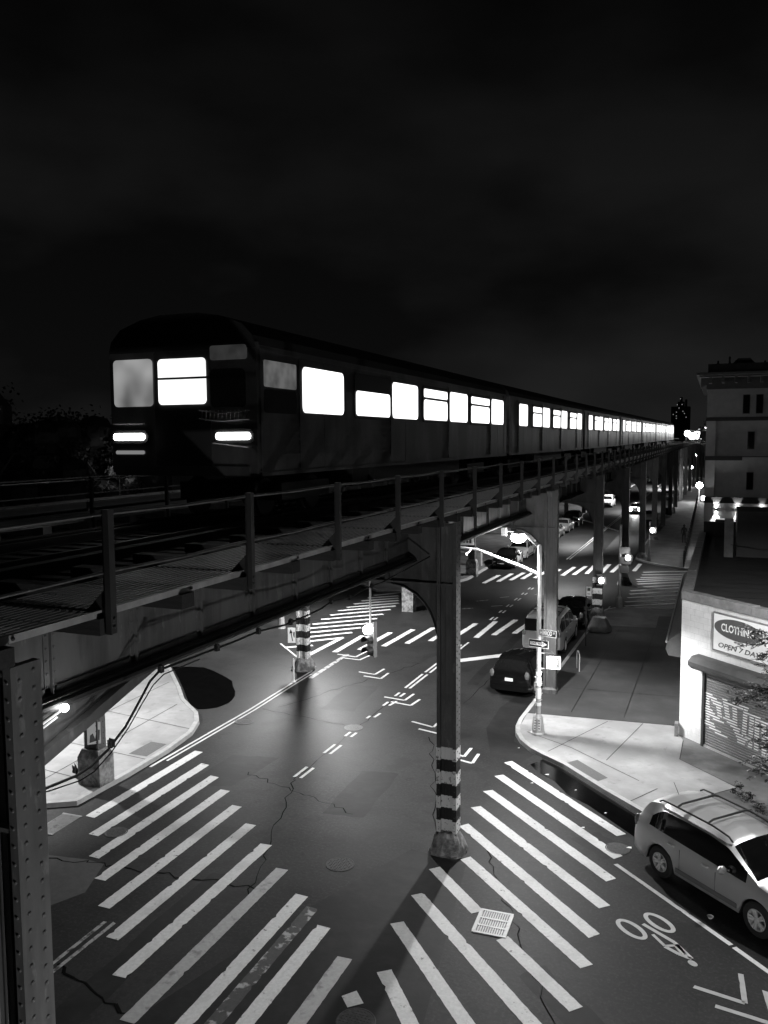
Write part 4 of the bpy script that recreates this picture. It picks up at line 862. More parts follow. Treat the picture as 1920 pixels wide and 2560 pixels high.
# graffiti letters painted slat by slat
strokes=[[(1.3,1.95),(1.75,1.75)],[(1.3,1.95),(1.35,.95)],[(1.3,1.4),(1.8,1.2)],[(1.35,.95),(1.95,.75)],[(1.75,1.75),(1.85,1.35)],
 [(2.05,1.95),(2.2,1.35)],[(2.2,1.35),(2.5,1.2)],[(2.5,1.2),(2.45,1.9)],[(2.45,1.9),(2.7,1.95)],
 [(2.55,1.1),(2.75,.8)],[(2.75,.8),(2.95,1.0)],[(2.9,1.9),(2.85,1.0)],[(3.15,1.75),(3.1,.75)],[(3.15,1.75),(3.6,1.7)],[(3.6,1.7),(3.65,.7)],[(3.35,1.6),(3.35,.8)],[(4.0,1.7),(3.95,.7)],[(4.0,1.7),(4.4,1.5)],[(4.0,1.2),(4.4,1.1)]]
g=MB()
for k in range(n):
    z0=.2+k*PZ+PZ*.36; z1=z0+PZ*.44; zc=(z0+z1)/2
    iv=[]
    for a,b in strokes:
        lo,hi=min(a[1],b[1])-.07,max(a[1],b[1])+.07
        if lo<zc<hi:
            t_=0 if abs(b[1]-a[1])<1e-3 else max(0,min(1,(zc-a[1])/(b[1]-a[1]))); s_=a[0]+(b[0]-a[0])*t_
            sl=abs((b[0]-a[0])/(b[1]-a[1]+1e-3)); hw=.085+min(.25,.06*sl); iv.append((s_-hw,s_+hw))
    iv.sort(); mg_=[]
    for a,b in iv:
        if mg_ and a<mg_[-1][1]: mg_[-1][1]=max(mg_[-1][1],b)
        else: mg_.append([a,b])
    for a,b in mg_: g.add([W3(a+random.uniform(-.02,.02),z0,.0375),W3(b+random.uniform(-.02,.02),z0,.0375),W3(b,z1,.0365),W3(a,z1,.0365)],[(0,1,2,3)])
g.build('graffiti',graf,shu)
g=MB(); g.box(-.06,.06,-.15,.15,0,.45); o=g.build('corner_guard',steel_l,SH,(-.08,-.1,.13))
# awning along the street side
AW=MB(); AW.extr([(0,3.35),(-.55,2.85),(-.60,2.6),(-.5,2.35),(0,2.3)],(0,0,0),(1,0,0),(0,0,1),(0,1,0),2.1,18.5); AW.build('awning',[mat('awning canvas',.10,.8,var=.2,sc=3)],SH)
g=MB(); g.bar((-.58,2.1,2.85),(-.58,18.5,2.85),.06,.06); g.build('awning_rail',galv,SH)
# ------------------------------------------------------------------ tall building
TB=empty('apartment_building',(-.78,70,0)); tag(TB,'tall stucco building with heavy cornice and glowing wall lamps behind the shop','building')
g=MB(); g.box(0,16,0,18,0,14.0); g.build('wall',stucco,TB)
g=MB(); g.box(-.03,.66,-.13,0,0,5.3); g.box(-.03,.66,-.13,0,5.75,8.55); g.box(-.03,.66,-.13,0,8.88,11.57); g.build('corner_pilaster',stucco_l,TB)
g=MB()
for z0,z1,x1,d in ((11.57,11.86,16,.16),(8.55,8.88,2.6,.16),(8.80,8.86,16,.06),(5.25,5.72,16,.2)): g.box(-.06,x1,-d,-.001,z0,z1)
g.build('stone_band',bandm,TB)
g=MB(); g.box(-.05,16,-.1,0,14.0,14.15); g.box(-.08,16,-.02,18,14.0,14.9); g.box(-.6,16,-.7,18,14.9,15.05); g.box(-.8,16,-.9,18,15.05,15.25); 
for k in range(20): g.box(-.5,-.08,.3+k*.8,.55+k*.8,14.3,14.9)
for k in range(18): g.box(.1+k*.9,.3+k*.9,-.55,-.02,14.45,14.9)
g.build('cornice',[mat('cornice paint',.11,.8,var=.15,sc=2)],TB)
g=MB(); g.box(.0,16,.1,17,15.25,15.95); g.prism([(1.9,0),(3.1,0),(3.1,1),(1.9,1)],15.95,16.15); g.extr([(1.75,15.95),(3.3,15.95),(2.95,16.3),(2.1,16.3)],(0,0,0),(1,0,0),(0,0,1),(0,1,0),0,1)
for x,h in ((.7,.25),(1.52,.55),(4,.15)): g.lathe([(.1,0),(.06,h*.5),(.09,h*.8),(.02,h)],(x,.3,15.95),8)
g.build('roof_parapet',bandm,TB)
for x,z0,z1 in ((2.78,12.15,13.5),(3.7,12.15,13.5),(3.18,9.45,10.7),(3.18,6.35,7.6),(5.2,12.1,13.5),(5.6,9.4,10.7)):
    g=MB(); g.box(x-.25,x+.25,-.03,-.002,z0-.05,z1+.05); f_=g.build('window',stucco_l if False else bandm,TB); g=MB(); g.box(x-.2,x+.2,-.045,-.031,z0,z1); g.build('pane',glass,f_)
for i,(x,z) in enumerate(((.85,4.75),(2.35,4.75),(4.1,4.85))):
    g=MB(); g.box(x-.08,x+.08,-.2,0,z-.12,z+.12); s_=g.build('wall_lamp',steel_d,TB)
    g=MB(); g.box(x-.06,x+.06,-.19,-.05,z+.121,z+.13); g.box(x-.06,x+.06,-.19,-.05,z-.13,z-.121); g.build('lamp_glow',EL,s_)
    light('wall_lamp_up',(x,-.25,z+.18),(220,150,40)[i],TB,size=1.15,aim=(0,.22,1),rad=.04); light('wall_lamp_down',(x,-.25,z-.18),(240,60,15)[i],TB,size=1.15,aim=(0,.22,-1),rad=.04)
g=MB(); g.box(.8,2.1,-.6,-.4,2.8,4.1); g.build('door_canopy',brickd,TB); g=MB(); g.box(.85,1.5,-.62,-.6,4.0,4.12); g.build('lit_transom',ET,TB)
g=MB(); g.box(.55,.6,-.6,-.55,0,5.2); g.build('downpipe',galv,TB)
light('side_lamp',(-.5,8,5),120,TB,'POINT',rad=.1); g=MB(); g.box(-.35,0,7.8,8.2,4.9,5.2); g.build('side_wall_lamp',EL,TB)
# iron fence down the sidewalk
FN=empty('iron_fence',(-2.2,70,.13)); tag(FN,'low dark iron fence running down the far right sidewalk','fence'); g=MB()
def fx_(y): return -.006*(y)
for k in range(430):
    y=k*.16; x=fx_(y); g.box(x-.012,x+.012,y-.012,y+.012,0,1.15)
for z in (.15,1.0): g.bar((0,0,z),(fx_(69),69,z),.04,.04)
for k in range(24): y=k*3; x=fx_(y); g.box(x-.04,x+.04,y-.04,y+.04,0,1.3)
g.build('fence_bars',blackm,FN)
g=MB(); g.sheet([(-2.1,74),(-.8,74),(-.8,110),(-2.4,120)],.136); struct('forecourt_paving',g,conc)
# person by the fence
def person(loc,rz):
    me=bpy.data.meshes.new('body'); J={'pel':(0,0,.95,.14),'wa':(0,0,1.12,.13),'ch':(0,0,1.36,.16),'nk':(0,.01,1.53,.06),'hd':(0,.02,1.68,.10),'ht':(0,.02,1.76,.07),
     'lh':(.1,0,.88,.10),'lk':(.11,.02,.48,.065),'la':(.11,-.02,.09,.045),'lt':(.12,.12,.04,.04),'rh':(-.1,0,.88,.10),'rk':(-.12,.08,.48,.065),'ra':(-.12,.02,.09,.045),'rt':(-.13,.16,.04,.04),
     'ls':(.19,0,1.44,.06),'le':(.25,-.03,1.17,.045),'lw':(.23,.1,.95,.032),'lf':(.22,.14,.87,.03),'rs':(-.19,0,1.44,.06),'re':(-.26,0,1.18,.045),'rw':(-.2,.2,1.15,.032),'rf':(-.16,.25,1.17,.03)}
    E=[('pel','wa'),('wa','ch'),('ch','nk'),('nk','hd'),('hd','ht'),('pel','lh'),('lh','lk'),('lk','la'),('la','lt'),('pel','rh'),('rh','rk'),('rk','ra'),('ra','rt'),('ch','ls'),('ls','le'),('le','lw'),('lw','lf'),('ch','rs'),('rs','re'),('re','rw'),('rw','rf')]
    ks=list(J); me.from_pydata([J[k][:3] for k in ks],[(ks.index(a),ks.index(b)) for a,b in E],[]); me.materials.append(cloth)
    o=bpy.data.objects.new('person',me); COL.objects.link(o); sk=o.modifiers.new('Skin','SKIN'); 
    if not me.skin_vertices: me.skin_vertices.new() if hasattr(me.skin_vertices,'new') else None
    try:
        for i,k in enumerate(ks): sv=me.skin_vertices[0].data[i]; sv.radius=(J[k][3],J[k][3]); sv.use_root=(i==0)
    except Exception as ex: print('skin',ex)
    sb=o.modifiers.new('Sub','SUBSURF'); sb.levels=1; sb.render_levels=2
    o.location=loc; o.rotation_euler=(0,0,rz); return o
pp=person((-2.75,86,.13),R(170)); tag(pp,'person in dark clothes walking beside the iron fence','person')
g=MB(); g.ball((0,-.02,1.70),.125,10,sz=1.1); g.build('hair',blackm,pp)
# ------------------------------------------------------------------ vehicles
def lerpc(cp,x):
    if x<=cp[0][0]: return cp[0][1]
    for (a,p),(b,q) in zip(cp,cp[1:]):
        if x<=b:
            t=(x-a)/(b-a); return p+(q-p)*t
    return cp[-1][1]
def smoothc(cp,x):
    return sum(lerpc(cp,x+d)*w_ for d,w_ in ((-.06,.2),(-.03,.2),(0,.2),(.03,.2),(.06,.2)))
def make_vehicle(name,L_,W_,top,belt,cab,rearw,frontw,pillars,body,zb=.22,wr=.36,ax=(.93,3.63),spokes=5,dx=.05,lod=0,roofW=.70,rails=False,plate=True,police=None,tum=.17):
    """x from rear (0) to front (L). top: centre height profile. belt: shoulder height profile. cab=(x0,x1) side glass; rearw,frontw=(x0,x1) glazed top ranges"""
    t=empty(name); hw=W_/2; xs=set()
    x=0.0
    while x<L_: xs.add(round(x,3)); x+=dx
    xs.add(L_); 
    for a in list(cab)+list(rearw)+list(frontw)+[p for q in pillars for p in q]: xs.add(round(a,3))
    xs=sorted(xs); rH=max(p[1] for p in top); rings=[]
    def arch(x):
        z=zb
        for a in ax:
            d=abs(x-a)
            if d<wr+.06: z=max(z,math.sqrt(max(0,(wr+.06)**2-d*d))+wr-.02)
        e=min(x,L_-x)
        return z if e>.25 else max(z,zb+.06*(1-e/.25))
    def width(x):
        e=x; f=1-.10*max(0,1-e/.55)**2; e=L_-x; f*=1-.16*max(0,1-e/.8)**2; return hw*f
    for x in xs:
        T=smoothc(top,x) if .1<x<L_-.1 else lerpc(top,x); B=smoothc(belt,x); B=min(B,T-.02); w1=width(x); za=arch(x); c=max(0,min(1,(T-B)/(rH-lerpc(belt,L_*.5))))
        mid=max(za+.02,zb+(B-zb)*.5); wg=w1-.05-tum*c; wt=wg-.09*c-.04
        tp=max(0,min(1,(x-cab[0])/.5)); gt=B+(T-B)*(.78*(.45+.55*math.sin(tp*math.pi/2)) if c>.2 else .5)
        rings.append([(x,0,za-.01),(x,w1-.14,za-.01),(x,w1-.04,za),(x,w1-.005,max(za+.03,zb+.12)),(x,w1,mid),(x,w1-.012,max(mid+.01,B-.14)),(x,w1-.05,B),(x,wg,gt),(x,wt,T-.055*c-.02),(x,wt*.72,T-.012-.01*c),(x,0,T)])
    n=len(rings[0]); g=MB(); gg=MB(); ws=MB(); rw=MB()
    nr=len(rings)
    for s_ in (1,-1):
        base=len(g.v)
        for r_ in rings: g.v+=[(p[0],p[1]*s_,p[2]) for p in r_]
        for i in range(nr-1):
            xm=(xs[i]+xs[i+1])/2
            for j in range(n-1):
                f=[base+i*n+j,base+(i+1)*n+j,base+(i+1)*n+j+1,base+i*n+j+1]
                if s_<0: f=f[::-1]
                mi=0
                if j<=1: mi=2
                if j==6 and cab[0]<xm<cab[1] and not any(a<xm<b for a,b in pillars): mi=1
                if j>=8 and (rearw[0]<xm<rearw[1] or frontw[0]<xm<frontw[1]): mi=1
                if police and mi==0 and j in (2,3,4,5,6) and police[0]<xm<police[1]: mi=3
                if police is None and j in(2,) and lod==0: mi=0
                g.f.append(f); g.m.append(mi)
        for i,fl in ((0,False),(nr-1,True)):
            f=[base+i*n+j for j in range(n)]
            if fl!=(s_<0): f=f[::-1]
            g.f.append(f); g.m.append(0)
    # merge halves by name only; separate the panes into their own mesh
    gb=MB(); gl=MB(); gb.v=list(g.v); gl.v=list(g.v)
    for f,m_ in zip(g.f,g.m):
        q=gl if m_==1 else gb; q.f.append(f); q.m.append(0 if m_==1 else {0:0,2:1,3:2}[m_])
    bd=gb.build('body',[body,blackm,whitec],t,smooth=True); gl.build('windows',glass,t,smooth=True)
    # wheels
    for a in ax:
        for s_ in (1,-1):
            y=s_*(hw-.115); g=MB(); g.lathe([(wr*.62,0),(wr*.62,-.11),(wr*.9,-.115),(wr,-.08),(wr,.08),(wr*.9,.115),(wr*.62,.11),(wr*.62,.01)],(0,0,0),24 if not lod else 12,'y'); wo=g.build('wheel',rubber,t,(a,y,wr),smooth=True)
            g=MB(); R1=wr*.64
            if not lod:
                g.lathe([(R1,.02),(R1,.10),(R1*.9,.112),(R1*.86,.09),(R1*.84,.02)],(0,0,0),26,'y',)
                for k in range(spokes):
                    for o_ in (-.17,.17):
                        an=2*math.pi*k/spokes+o_; p0=Vector((math.cos(an)*.05,.085,math.sin(an)*.05)); p1=Vector((math.cos(an*1)*R1*.9,.10,math.sin(an)*R1*.9)); g.bar(p0,p1,.045,.03,upv=(0,1,0))
                g.lathe([(.065,.05),(.065,.10),(.04,.115)],(0,0,0),12,'y')
            else: g.lathe([(R1,.05),(R1,.115),(R1*.4,.10),(R1*.3,.12)],(0,0,0),12,'y')
            ro=g.build('rim',chrome,wo); 
            if s_<0: ro.rotation_euler[2]=math.pi
            g=MB(); g.lathe([(R1*.97,-.02),(R1*.97,.03)],(0,0,0),18,'y'); go=g.build('brake_disc',blackm,wo); go.location[1]=0
    def Wd(x): return width(x)
    # lamps
    zt=lerpc(belt,.1)
    for s_ in (1,-1):
        g=MB(); g.ball((0,0,0),.11,10,sz=1.5); o=g.build('tail_light',lensd,t,(.07,s_*(Wd(.1)-.1),zt-.10),smooth=True); o.scale=(.9,1,1.1)
        g=MB(); g.ball((0,0,0),.13,10,sz=.7); o=g.build('headlight',lensd,t,(L_-.16,s_*(Wd(L_-.15)-.16),lerpc(belt,L_-.2)-.12),smooth=True); o.scale=(1.1,1.3,1)
        g=MB(); g.ball((0,0,0),.1,10,sz=.8); g.box(-.03,.03,-.16*s_ if s_>0 else 0,0 if s_>0 else .16,-.04,-.01); o=g.build('mirror',body,t,(frontw[0]-.0,s_*(hw+.10),lerpc(belt,frontw[0])+.07),smooth=True); o.scale=(.8,1.1,1.15)
        if not lod:
            for xx in (cab[0]+.75,cab[0]+1.75):
                g=MB(); g.tube([(xx-.1,s_*(hw-.0),lerpc(belt,xx)-.13),(xx-.06,s_*(hw+.035),lerpc(belt,xx)-.13),(xx+.06,s_*(hw+.035),lerpc(belt,xx)-.13),(xx+.1,s_*(hw-.0),lerpc(belt,xx)-.13)],.02,6); g.build('door_handle',whitec if body is silver else chrome,t)
            g=MB()
            for xx in (cab[0]+1.0,cab[0]+2.02): g.box(xx-.003,xx+.003,*(sorted((s_*(hw-.03),s_*(hw+.002)))),zb+.12,lerpc(belt,xx)-.14)
            g.build('door_seam',blackm,t)
            g=MB(); g.box(ax[0]+.5,ax[1]-.5,*sorted((s_*(hw-.06),s_*(hw+.012))),zb+.10,zb+.20); g.build('side_trim',greyc if body is silver else blackm,t)
    if plate:
        g=MB(); g.box(-.035,.0,-.16,.16,-.06,.06); g.build('number_plate',whitem,t,(-.0,0,zt-.28)); g=MB(); g.box(0,.035,-.16,.16,-.06,.06); g.build('number_plate',whitem,t,(L_,0,.45))
    g=MB(); g.box(-.05,.14,-hw*.78,hw*.78,zb+.05,zb+.26); g.build('rear_bumper',body if not lod else blackm,t); g=MB(); g.box(L_-.14,L_+.04,-hw*.68,hw*.68,zb+.05,zb+.24); g.build('front_bumper',body if not lod else blackm,t)
    g=MB(); g.box(L_-.1,L_+.015,-hw*.45,hw*.45,zb+.30,zb+.44); g.build('grille',blackm,t)
    if rails:
        x0,x1=rails
        for s_ in (1,-1):
            y=s_*(hw-.05-tum-.10); g=MB(); z=lambda x: smoothc(top,x)+.035
            g.tube([(x0,y,z(x0)-.06)]+[(x0+.1+(x1-x0-.2)*k/8,y,z(x0+.1+(x1-x0-.2)*k/8)) for k in range(9)]+[(x1,y,z(x1)-.06)],.022,6); g.build('roof_rail',blackm,t,smooth=True)
        for xx in (x0+.55,x0+1.45):
            yy=hw-.15-tum; g=MB(); g.tube([(xx,-yy,z(xx)),(xx,-yy+.15,z(xx)+.05),(xx,yy-.15,z(xx)+.05),(xx,yy,z(xx))],.026,6); g.build('cross_bar',blackm,t,smooth=True)
        g=MB(); g.tube([(x0-.05,.0,z(x0)-.05),(x0-.22,0,z(x0)+.2)],.006,5); g.build('antenna',blackm,t)
    return t
def put(t,c,rz,L_): # centre position, heading angle
    t.rotation_euler=(0,0,rz); t.location=(c[0]-math.cos(rz)*L_/2,c[1]-math.sin(rz)*L_/2,0)
suv=make_vehicle('parked_suv',4.68,1.89,[(0,.95),(.04,1.12),(.34,1.62),(.6,1.70),(1.3,1.71),(2.2,1.70),(2.75,1.62),(3.55,1.13),(4.2,1.02),(4.5,.90),(4.62,.78),(4.68,.62)],
   [(0,1.12),(.5,1.12),(1.5,1.07),(3.2,1.0),(3.6,1.0),(4.3,.88),(4.68,.7)],(.52,3.3),(.10,.33),(2.80,3.52),[],silver,zb=.27,wr=.365,ax=(.92,3.62),rails=(.62,2.75),tum=.13)
hd=math.atan2(-.667,.745); put(suv,(.63+.745*(2.34-2.27),19.75),hd,4.68); tag(suv,'silver parked SUV with black roof rails beside the right kerb','car')
ht=make_vehicle('parked_hatchback',4.2,1.76,[(0,.75),(.03,1.0),(.45,1.38),(.8,1.5),(1.6,1.53),(2.2,1.46),(3.0,1.0),(3.8,.86),(4.1,.72),(4.2,.55)],[(0,.98),(1,.97),(2.8,.92),(3.4,.86),(4.2,.66)],(.55,2.7),(.10,.5),(2.25,2.95),[(1.2,1.27)],blackc,ax=(.78,3.38),wr=.32,zb=.2)
put(ht,(-7.36,34.55),R(86),4.2); tag(ht,'glossy black hatchback parked at the kerb behind the pale van','car')
vn=make_vehicle('parked_van',5.1,1.98,[(0,1.0),(.03,1.3),(.12,1.86),(.3,1.93),(2.8,1.95),(3.1,1.88),(3.65,1.25),(4.7,1.12),(5.0,.9),(5.1,.7)],[(0,1.16),(3.4,1.14),(4.2,1.05),(5.1,.9)],(.25,3.4),(.04,.11),(3.12,3.62),[(1.2,1.3),(2.25,2.33)],greyc if False else mat('champagne paint',.36,.3,metal=.4,var=.04,sc=2),ax=(1.0,4.1),wr=.38,zb=.3,rails=(.4,2.7),tum=.1)
put(vn,(-7.5,41.75),R(89.5),5.1); tag(vn,'pale boxy van-like SUV parked in front of the black hatchback','car')
g=MB(); g.box(-.03,-.005,-.78,.78,1.20,1.78); g.build('rear_window',glass,vn)
SED=dict(top=[(0,.8),(.04,.95),(.85,1.05),(1.1,1.1),(1.65,1.40),(2.2,1.45),(2.8,1.38),(3.5,.98),(4.4,.84),(4.65,.7),(4.75,.5)],belt=[(0,.9),(1,.95),(3.2,.9),(4,.82),(4.75,.62)])
def sedan(m,name='parked_sedan',lod=0,police=None): return make_vehicle(name,4.75,1.80,SED['top'],SED['belt'],(1.15,3.3),(.95,1.62),(2.85,3.45),[(2.1,2.18)],m,ax=(.95,3.75),wr=.33,zb=.2,lod=lod,dx=.05 if not lod else .12,police=police)
sb=sedan(blackc); put(sb,(-7.25,47.6),R(89),4.75); tag(sb,'black sedan parked ahead of the pale van beside the tarpaulin heap','car')
ps=sedan(blackc,police=(1.2,3.0)); put(ps,(-15.65,67.0),R(-88),4.75); tag(ps,'two-tone sedan with white doors and black nose facing us across the street','car')
s2=sedan(mat('pale car paint',.5,.3,metal=.2,var=.03,sc=2)); put(s2,(-15.75,72.3),R(-90),4.75); tag(s2,'pale sedan parked right behind the two-tone sedan','car')
GL='cars parked facing us down the left kerb'
fc=sedan(greyc,lod=1); put(fc,(-15.8,88.2),R(-90),4.75); tag(fc,'nearest grey sedan of the parked row down the left kerb','car',GL)
f2=copytree(fc); put(f2,(-15.75,94.2),R(-90),4.75); tag(f2,'second grey sedan of the parked row down the left kerb','car',GL)
def fsuv(m): return make_vehicle('parked_suv',4.8,1.92,[(0,1.0),(.04,1.2),(.3,1.7),(1.5,1.78),(2.6,1.74),(2.9,1.62),(3.5,1.12),(4.5,.98),(4.7,.8),(4.8,.6)],[(0,1.1),(3.4,1.05),(4.8,.8)],(.5,3.3),(.08,.28),(2.92,3.42),[(1.1,1.16),(2.1,2.16)],m,ax=(.95,3.8),wr=.37,zb=.27,lod=1,dx=.12)
f3=fsuv(blackc); put(f3,(-15.7,100.4),R(-90),4.8); tag(f3,'tall black SUV at the end of the parked row down the left kerb','car',GL)
f4=fsuv(whitec); put(f4,(-15.2,130.4),R(-90),4.8); tag(f4,'white-roofed SUV coming towards us framed by an arch of the railway','car')
def eyes(t,L_,xf,y,z,r,m=EL2,pw=0):
    for s_ in (1,-1): ballo('lit_lamp',m,t,(xf,s_*y,z),r,1)
f5=sedan(greyc,'moving_sedan',1); put(f5,(-10.1,120.5),R(-90),4.75); eyes(f5,4.75,4.75,.62,.68,.28,EL2); tag(f5,'car with both lamps glaring in the middle of the far road','car'); light('headlight_beam',(5.2,0,.7),150,f5,aim=(1,0,-.1),size=1.5)
f6=sedan(whitec,'parked_sedan',1); put(f6,(-7.45,108.3),R(90),4.75); tag(f6,'pale car parked on the right behind the far columns','car')
f7=sedan(whitec,'moving_sedan',1); put(f7,(-15.2,205),R(-90),4.75); tag(f7,'most distant car, a pale roof seen through the far arches','car')
f8=sedan(greyc,'parked_sedan',1); put(f8,(-7.3,150),R(90),4.75); tag(f8,'dim car parked between the farthest right columns','car')
# ------------------------------------------------------------------ trees
def leafcluster(g,c,d,n,ln,lw,rnd):
    """a pinnate frond: leaflets in pairs along a drooping stem"""
    c=Vector(c); d=Vector(d).normalized(); side=d.cross(Vector((0,0,1))).normalized()
    for k in range(n):
        t=(k+1)/n*ln; p=c+d*t+Vector((0,0,-.35*t*t))
        for s_ in (-1,1):
            q=(side*s_+d*.5+Vector((0,0,rnd.uniform(-.5,.2)))).normalized()*lw*rnd.uniform(.7,1.2); w_=d*lw*.22+Vector((0,0,.3*lw*rnd.uniform(-1,1)))
            g.add([p,p+q*.5+w_,p+q,p+q*.5-w_],[(0,1,2,3)])
def tree(name,loc,h,cr,nb,lab,seed,leaf=.12,dirs=None,mt=leafm,fr_=14,cat='tree',twig=1.0):
    rnd=random.Random(seed); t=empty(name,loc); tag(t,lab,cat); g=MB(); g.tube([(0,0,0),(.05,0,h*.25),(0,.08,h*.5)],[.16,.12,.1],8); lf=MB()
    for b in range(nb):
        a=2*math.pi*b/nb+rnd.uniform(-.3,.3); 
        if dirs: a=rnd.uniform(*dirs)
        z0=h*rnd.uniform(.35,.55); L1=cr*rnd.uniform(.65,1.05); el=rnd.uniform(-.1,.9); pts=[]
        for k in range(6):
            u=k/5; pts.append(Vector((math.cos(a+.25*math.sin(u*3+b))*L1*u,math.sin(a+.25*math.sin(u*3+b))*L1*u,z0+L1*el*u-.25*L1*u*u)))
        g.tube(pts,[.07*(1-.8*k/5) for k in range(6)],6)
        for j in range(int(8*twig)):
            u=rnd.uniform(.25,1); i=min(4,int(u*5)); p=pts[i].lerp(pts[i+1],u*5-i); ta=a+rnd.uniform(-1.3,1.3); td=Vector((math.cos(ta),math.sin(ta),rnd.uniform(-.4,.5))); tl=rnd.uniform(.3,.9)*cr*.35
            g.tube([p,p+td*tl],[.018,.006],4)
            for f in range(fr_):
                v=rnd.uniform(.1,1); fa=ta+rnd.uniform(-1.2,1.2); leafcluster(lf,p+td*tl*v,(math.cos(fa),math.sin(fa),rnd.uniform(-.5,.35)),7,leaf*3.0,leaf,rnd)
    g.build('trunk',bark,t,smooth=True); lf.build('crown',mt,t); return t
tree('honey_locust_tree',(4.25,23.1,.13),6.6,3.6,16,'feathery-leaved street tree reaching in over the shop front',3,leaf=.085,dirs=(2.2,4.4),fr_=9,twig=1.1)
# small sprouts
g=MB(); rnd=random.Random(5)
for k in range(60):
    a=rnd.uniform(0,6.28); g.add([(0,0,0),(.25*math.cos(a),.25*math.sin(a),.3*rnd.random()+.1),(.25*math.cos(a)+.03,.25*math.sin(a),.3*rnd.random()+.1)],[(0,1,2)])
o=g.build('weed',leafd,None,(-17.85,19.75,.13)); tag(o,'tuft of weeds at the foot of the left column','weed')
for i,(x,y) in enumerate(((1.05,24.6),(1.3,23.9),(.8,25.1))):
    g=MB(); rnd=random.Random(i)
    for k in range(40): leafcluster(g,(rnd.uniform(-.1,.1),rnd.uniform(-.1,.1),rnd.uniform(.05,.35)),(rnd.uniform(-1,1),rnd.uniform(-1,1),.4),4,.12,.05,rnd)
    o=g.build('weed',leafd,None,(x,y,.13)); tag(o,['middle','nearest','farthest'][i]+' dark weed clump on the frontage near the silver SUV','weed','weeds on the shop frontage')
# black trees at the left skyline
def blob_tree(loc,h,r,lab,seed,mt=leafd,n=4200,sz=.36):
    rnd=random.Random(seed); t=empty('broadleaf_tree',loc); tag(t,lab,'tree','black trees on the left skyline'); g=MB(); g.tube([(0,0,0),(.2,.1,h*.45)],[.35,.2],8); 
    for k in range(7):
        a=k*.9; g.tube([(.2,.1,h*.4),(math.cos(a)*r*.6,math.sin(a)*r*.6,h*.7)],[.15,.05],5)
    g.build('trunk',bark,t); g=MB(); cs=[(rnd.uniform(-.6,.6)*r,rnd.uniform(-.6,.6)*r,h*.62+rnd.uniform(-.3,.32)*h*.8,rnd.uniform(.3,.55)*r) for k in range(16)]
    for c in cs: g.ball(c[:3],c[3]*.72,10,sz=.9)
    for k in range(n):
        c=rnd.choice(cs); u=Vector((rnd.gauss(0,1),rnd.gauss(0,1),rnd.gauss(0,1))).normalized()*c[3]*rnd.uniform(.6,1.08); p=Vector(c[:3])+u; a=Vector((rnd.gauss(0,1),rnd.gauss(0,1),rnd.gauss(0,1))).normalized()*sz*.5; b=a.cross(u).normalized()*sz*.4
        g.add([p-a,p+b,p+a,p-b],[(0,1,2,3)])
    g.build('crown',mt,t); return t
for i,(x,y,h,r) in enumerate(((-66,50,14.5,8),(-60,56,14.6,7),(-56.5,61,13.0,5.5),(-53,64,12.5,4.5),(-73,58,14,8))):
    blob_tree((x,y,0),h,r,['tallest black tree at the left picture edge','broad black tree sloping down from the left edge','black tree of middle height on the left skyline','lowest black tree, nearest the train front','black tree filling in behind the left edge'][i],i+20)
tr=blob_tree((-50.5,62,0),8.9,1.9,'small tree with lamp-lit leaves beside the front of the train',77,leafm,1500,.3); light('lit_tree_lamp',(2.4,-2.8,7.6),170,tr,'SPOT',rad=.1,size=1.3,aim=(-1,1.1,.1))
g=MB(); g.ball((2.2,-2.5,7.6),.12,8); g.tube([(2.2,-2.5,0),(2.2,-2.5,7.5)],.05,6); g.build('garden_lamp',EL if False else galv,tr)
tr=blob_tree((1.3,190,0),15,5,'far tree lit from below beyond the railway bend',78,leafm,2200,.6); light('lit_tree_lamp',(-3,-4,12.0),1500,tr,'POINT',rad=.1); tr['group']='far lit trees'
for i,(x,y,h,r) in enumerate(((1.6,120,10,3.2),(1.4,150,9,3.0),(2.0,172,10,4))):
    q=blob_tree((x,y,.1),h,r,['nearest','middle','farthest'][i]+' black tree lining the far right sidewalk',90+i,n=1500); q['group']='black trees on the far right sidewalk'
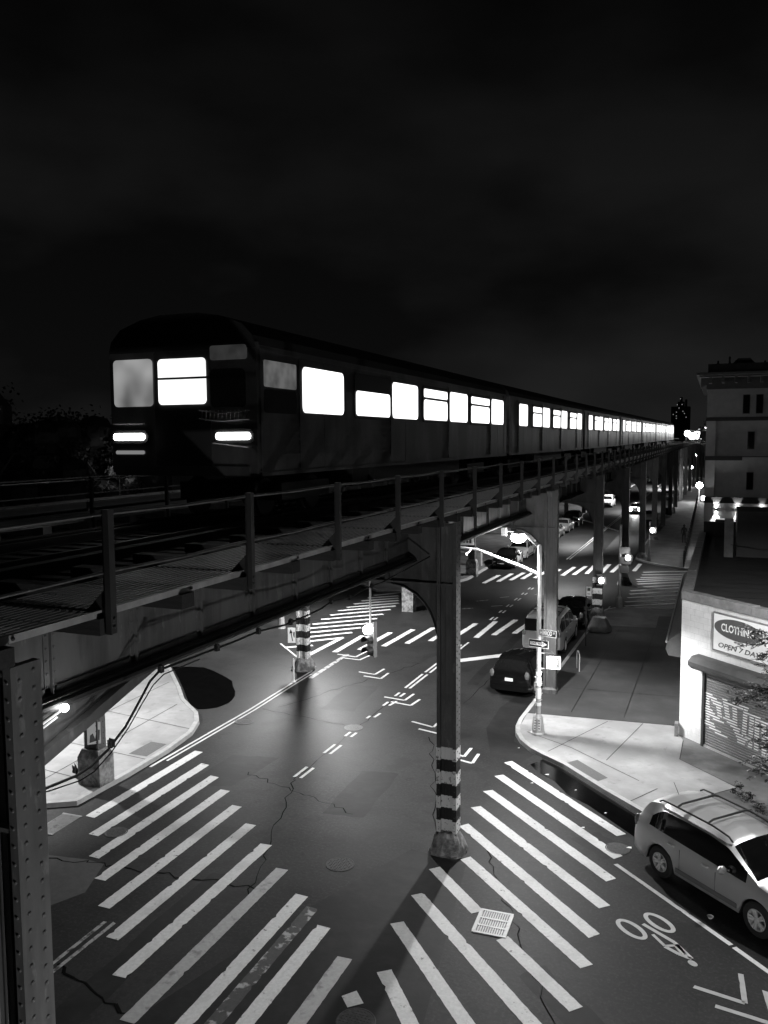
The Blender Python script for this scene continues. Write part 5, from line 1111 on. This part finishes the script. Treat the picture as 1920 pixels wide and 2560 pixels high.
# ------------------------------------------------------------------ far buildings
def block(loc,w_,d_,h,lab,lit,seed,name='building',m=brickd,grp='dark buildings in the distance'):
    rnd=random.Random(seed); t=empty(name,loc); tag(t,lab,'building',grp); g=MB(); g.box(-w_/2,w_/2,0,d_,0,h); g.box(-w_/2-.2,w_/2+.2,-.2,d_+.2,h,h+.4); g.box(-w_*.2,w_*.1,d_*.3,d_*.6,h+.4,h+2); g.build('wall',m,t)
    nx=max(2,int(w_/3.2)); nz=max(1,int(h/3.3))
    for i in range(nx):
        for k in range(nz):
            x=-w_/2+(i+.5)*w_/nx; z=1.2+k*3.2
            if z+1.6>h: continue
            isl=rnd.random()<lit; g=MB(); g.box(x-.45,x+.45,-.06,-.01,z,z+1.5); g.build('window',ET if isl else glass,t)
    return t
TW=empty('tower_block',(-23.3,600,0)); tag(TW,'distant black tower block with a few lit windows and stepped top','building'); g=MB(); g.box(-6,6,0,12,0,31.2); g.box(-2,2.2,2,9,31.2,34.5); g.box(-.6,1.0,3,6,34.5,37.5); g.box(2.6,4,3,6,31.2,36); g.build('wall',brickd,TW)
rnd=random.Random(3)
for (x,z) in ((-2.6,27.5),(-2.6,25),(-2.6,23.4),(1.5,28),(3.6,24),(-4.6,26),(2.5,26.5),(-1,30.2),(-2.2,32.5),(.8,32.6),(-.3,36.4)):
    g=MB(); g.box(x-.22,x+.22,-.1 if z<31 else 1.8,.0 if z<31 else 1.9,z-.22,z+.22); g.build('lit_window',ET,TW)
for i,(x,y,w_,h) in enumerate(((-30,75,12,9),(-31,100,14,11),(-29,130,12,8),(-30,165,14,12),(-50,66,5,11.3))):
    b=block((x,y,0),w_,14,h,['low dark building behind the far-left sidewalk','dark three-storey building beyond the parked row','low dark shop building farther down the left side','tall dark building at the far left end of the street','small flat-roofed building between the black trees and the train'][i],.04,i)
for i,(x,y,w_,h) in enumerate(((6,100,10,9),(9,130,12,11),(10,240,14,10),(-60,420,40,12),(20,420,40,13),(-110,300,50,12))):
    block((x,y,0),w_,14,h,['dark building just beyond the tall stucco one','second dark building beyond the tall stucco one','far dark building past the railway bend','low dark skyline block left of the tower','low dark skyline block right of the tower','dark skyline block far behind the train'][i],.03,50+i)
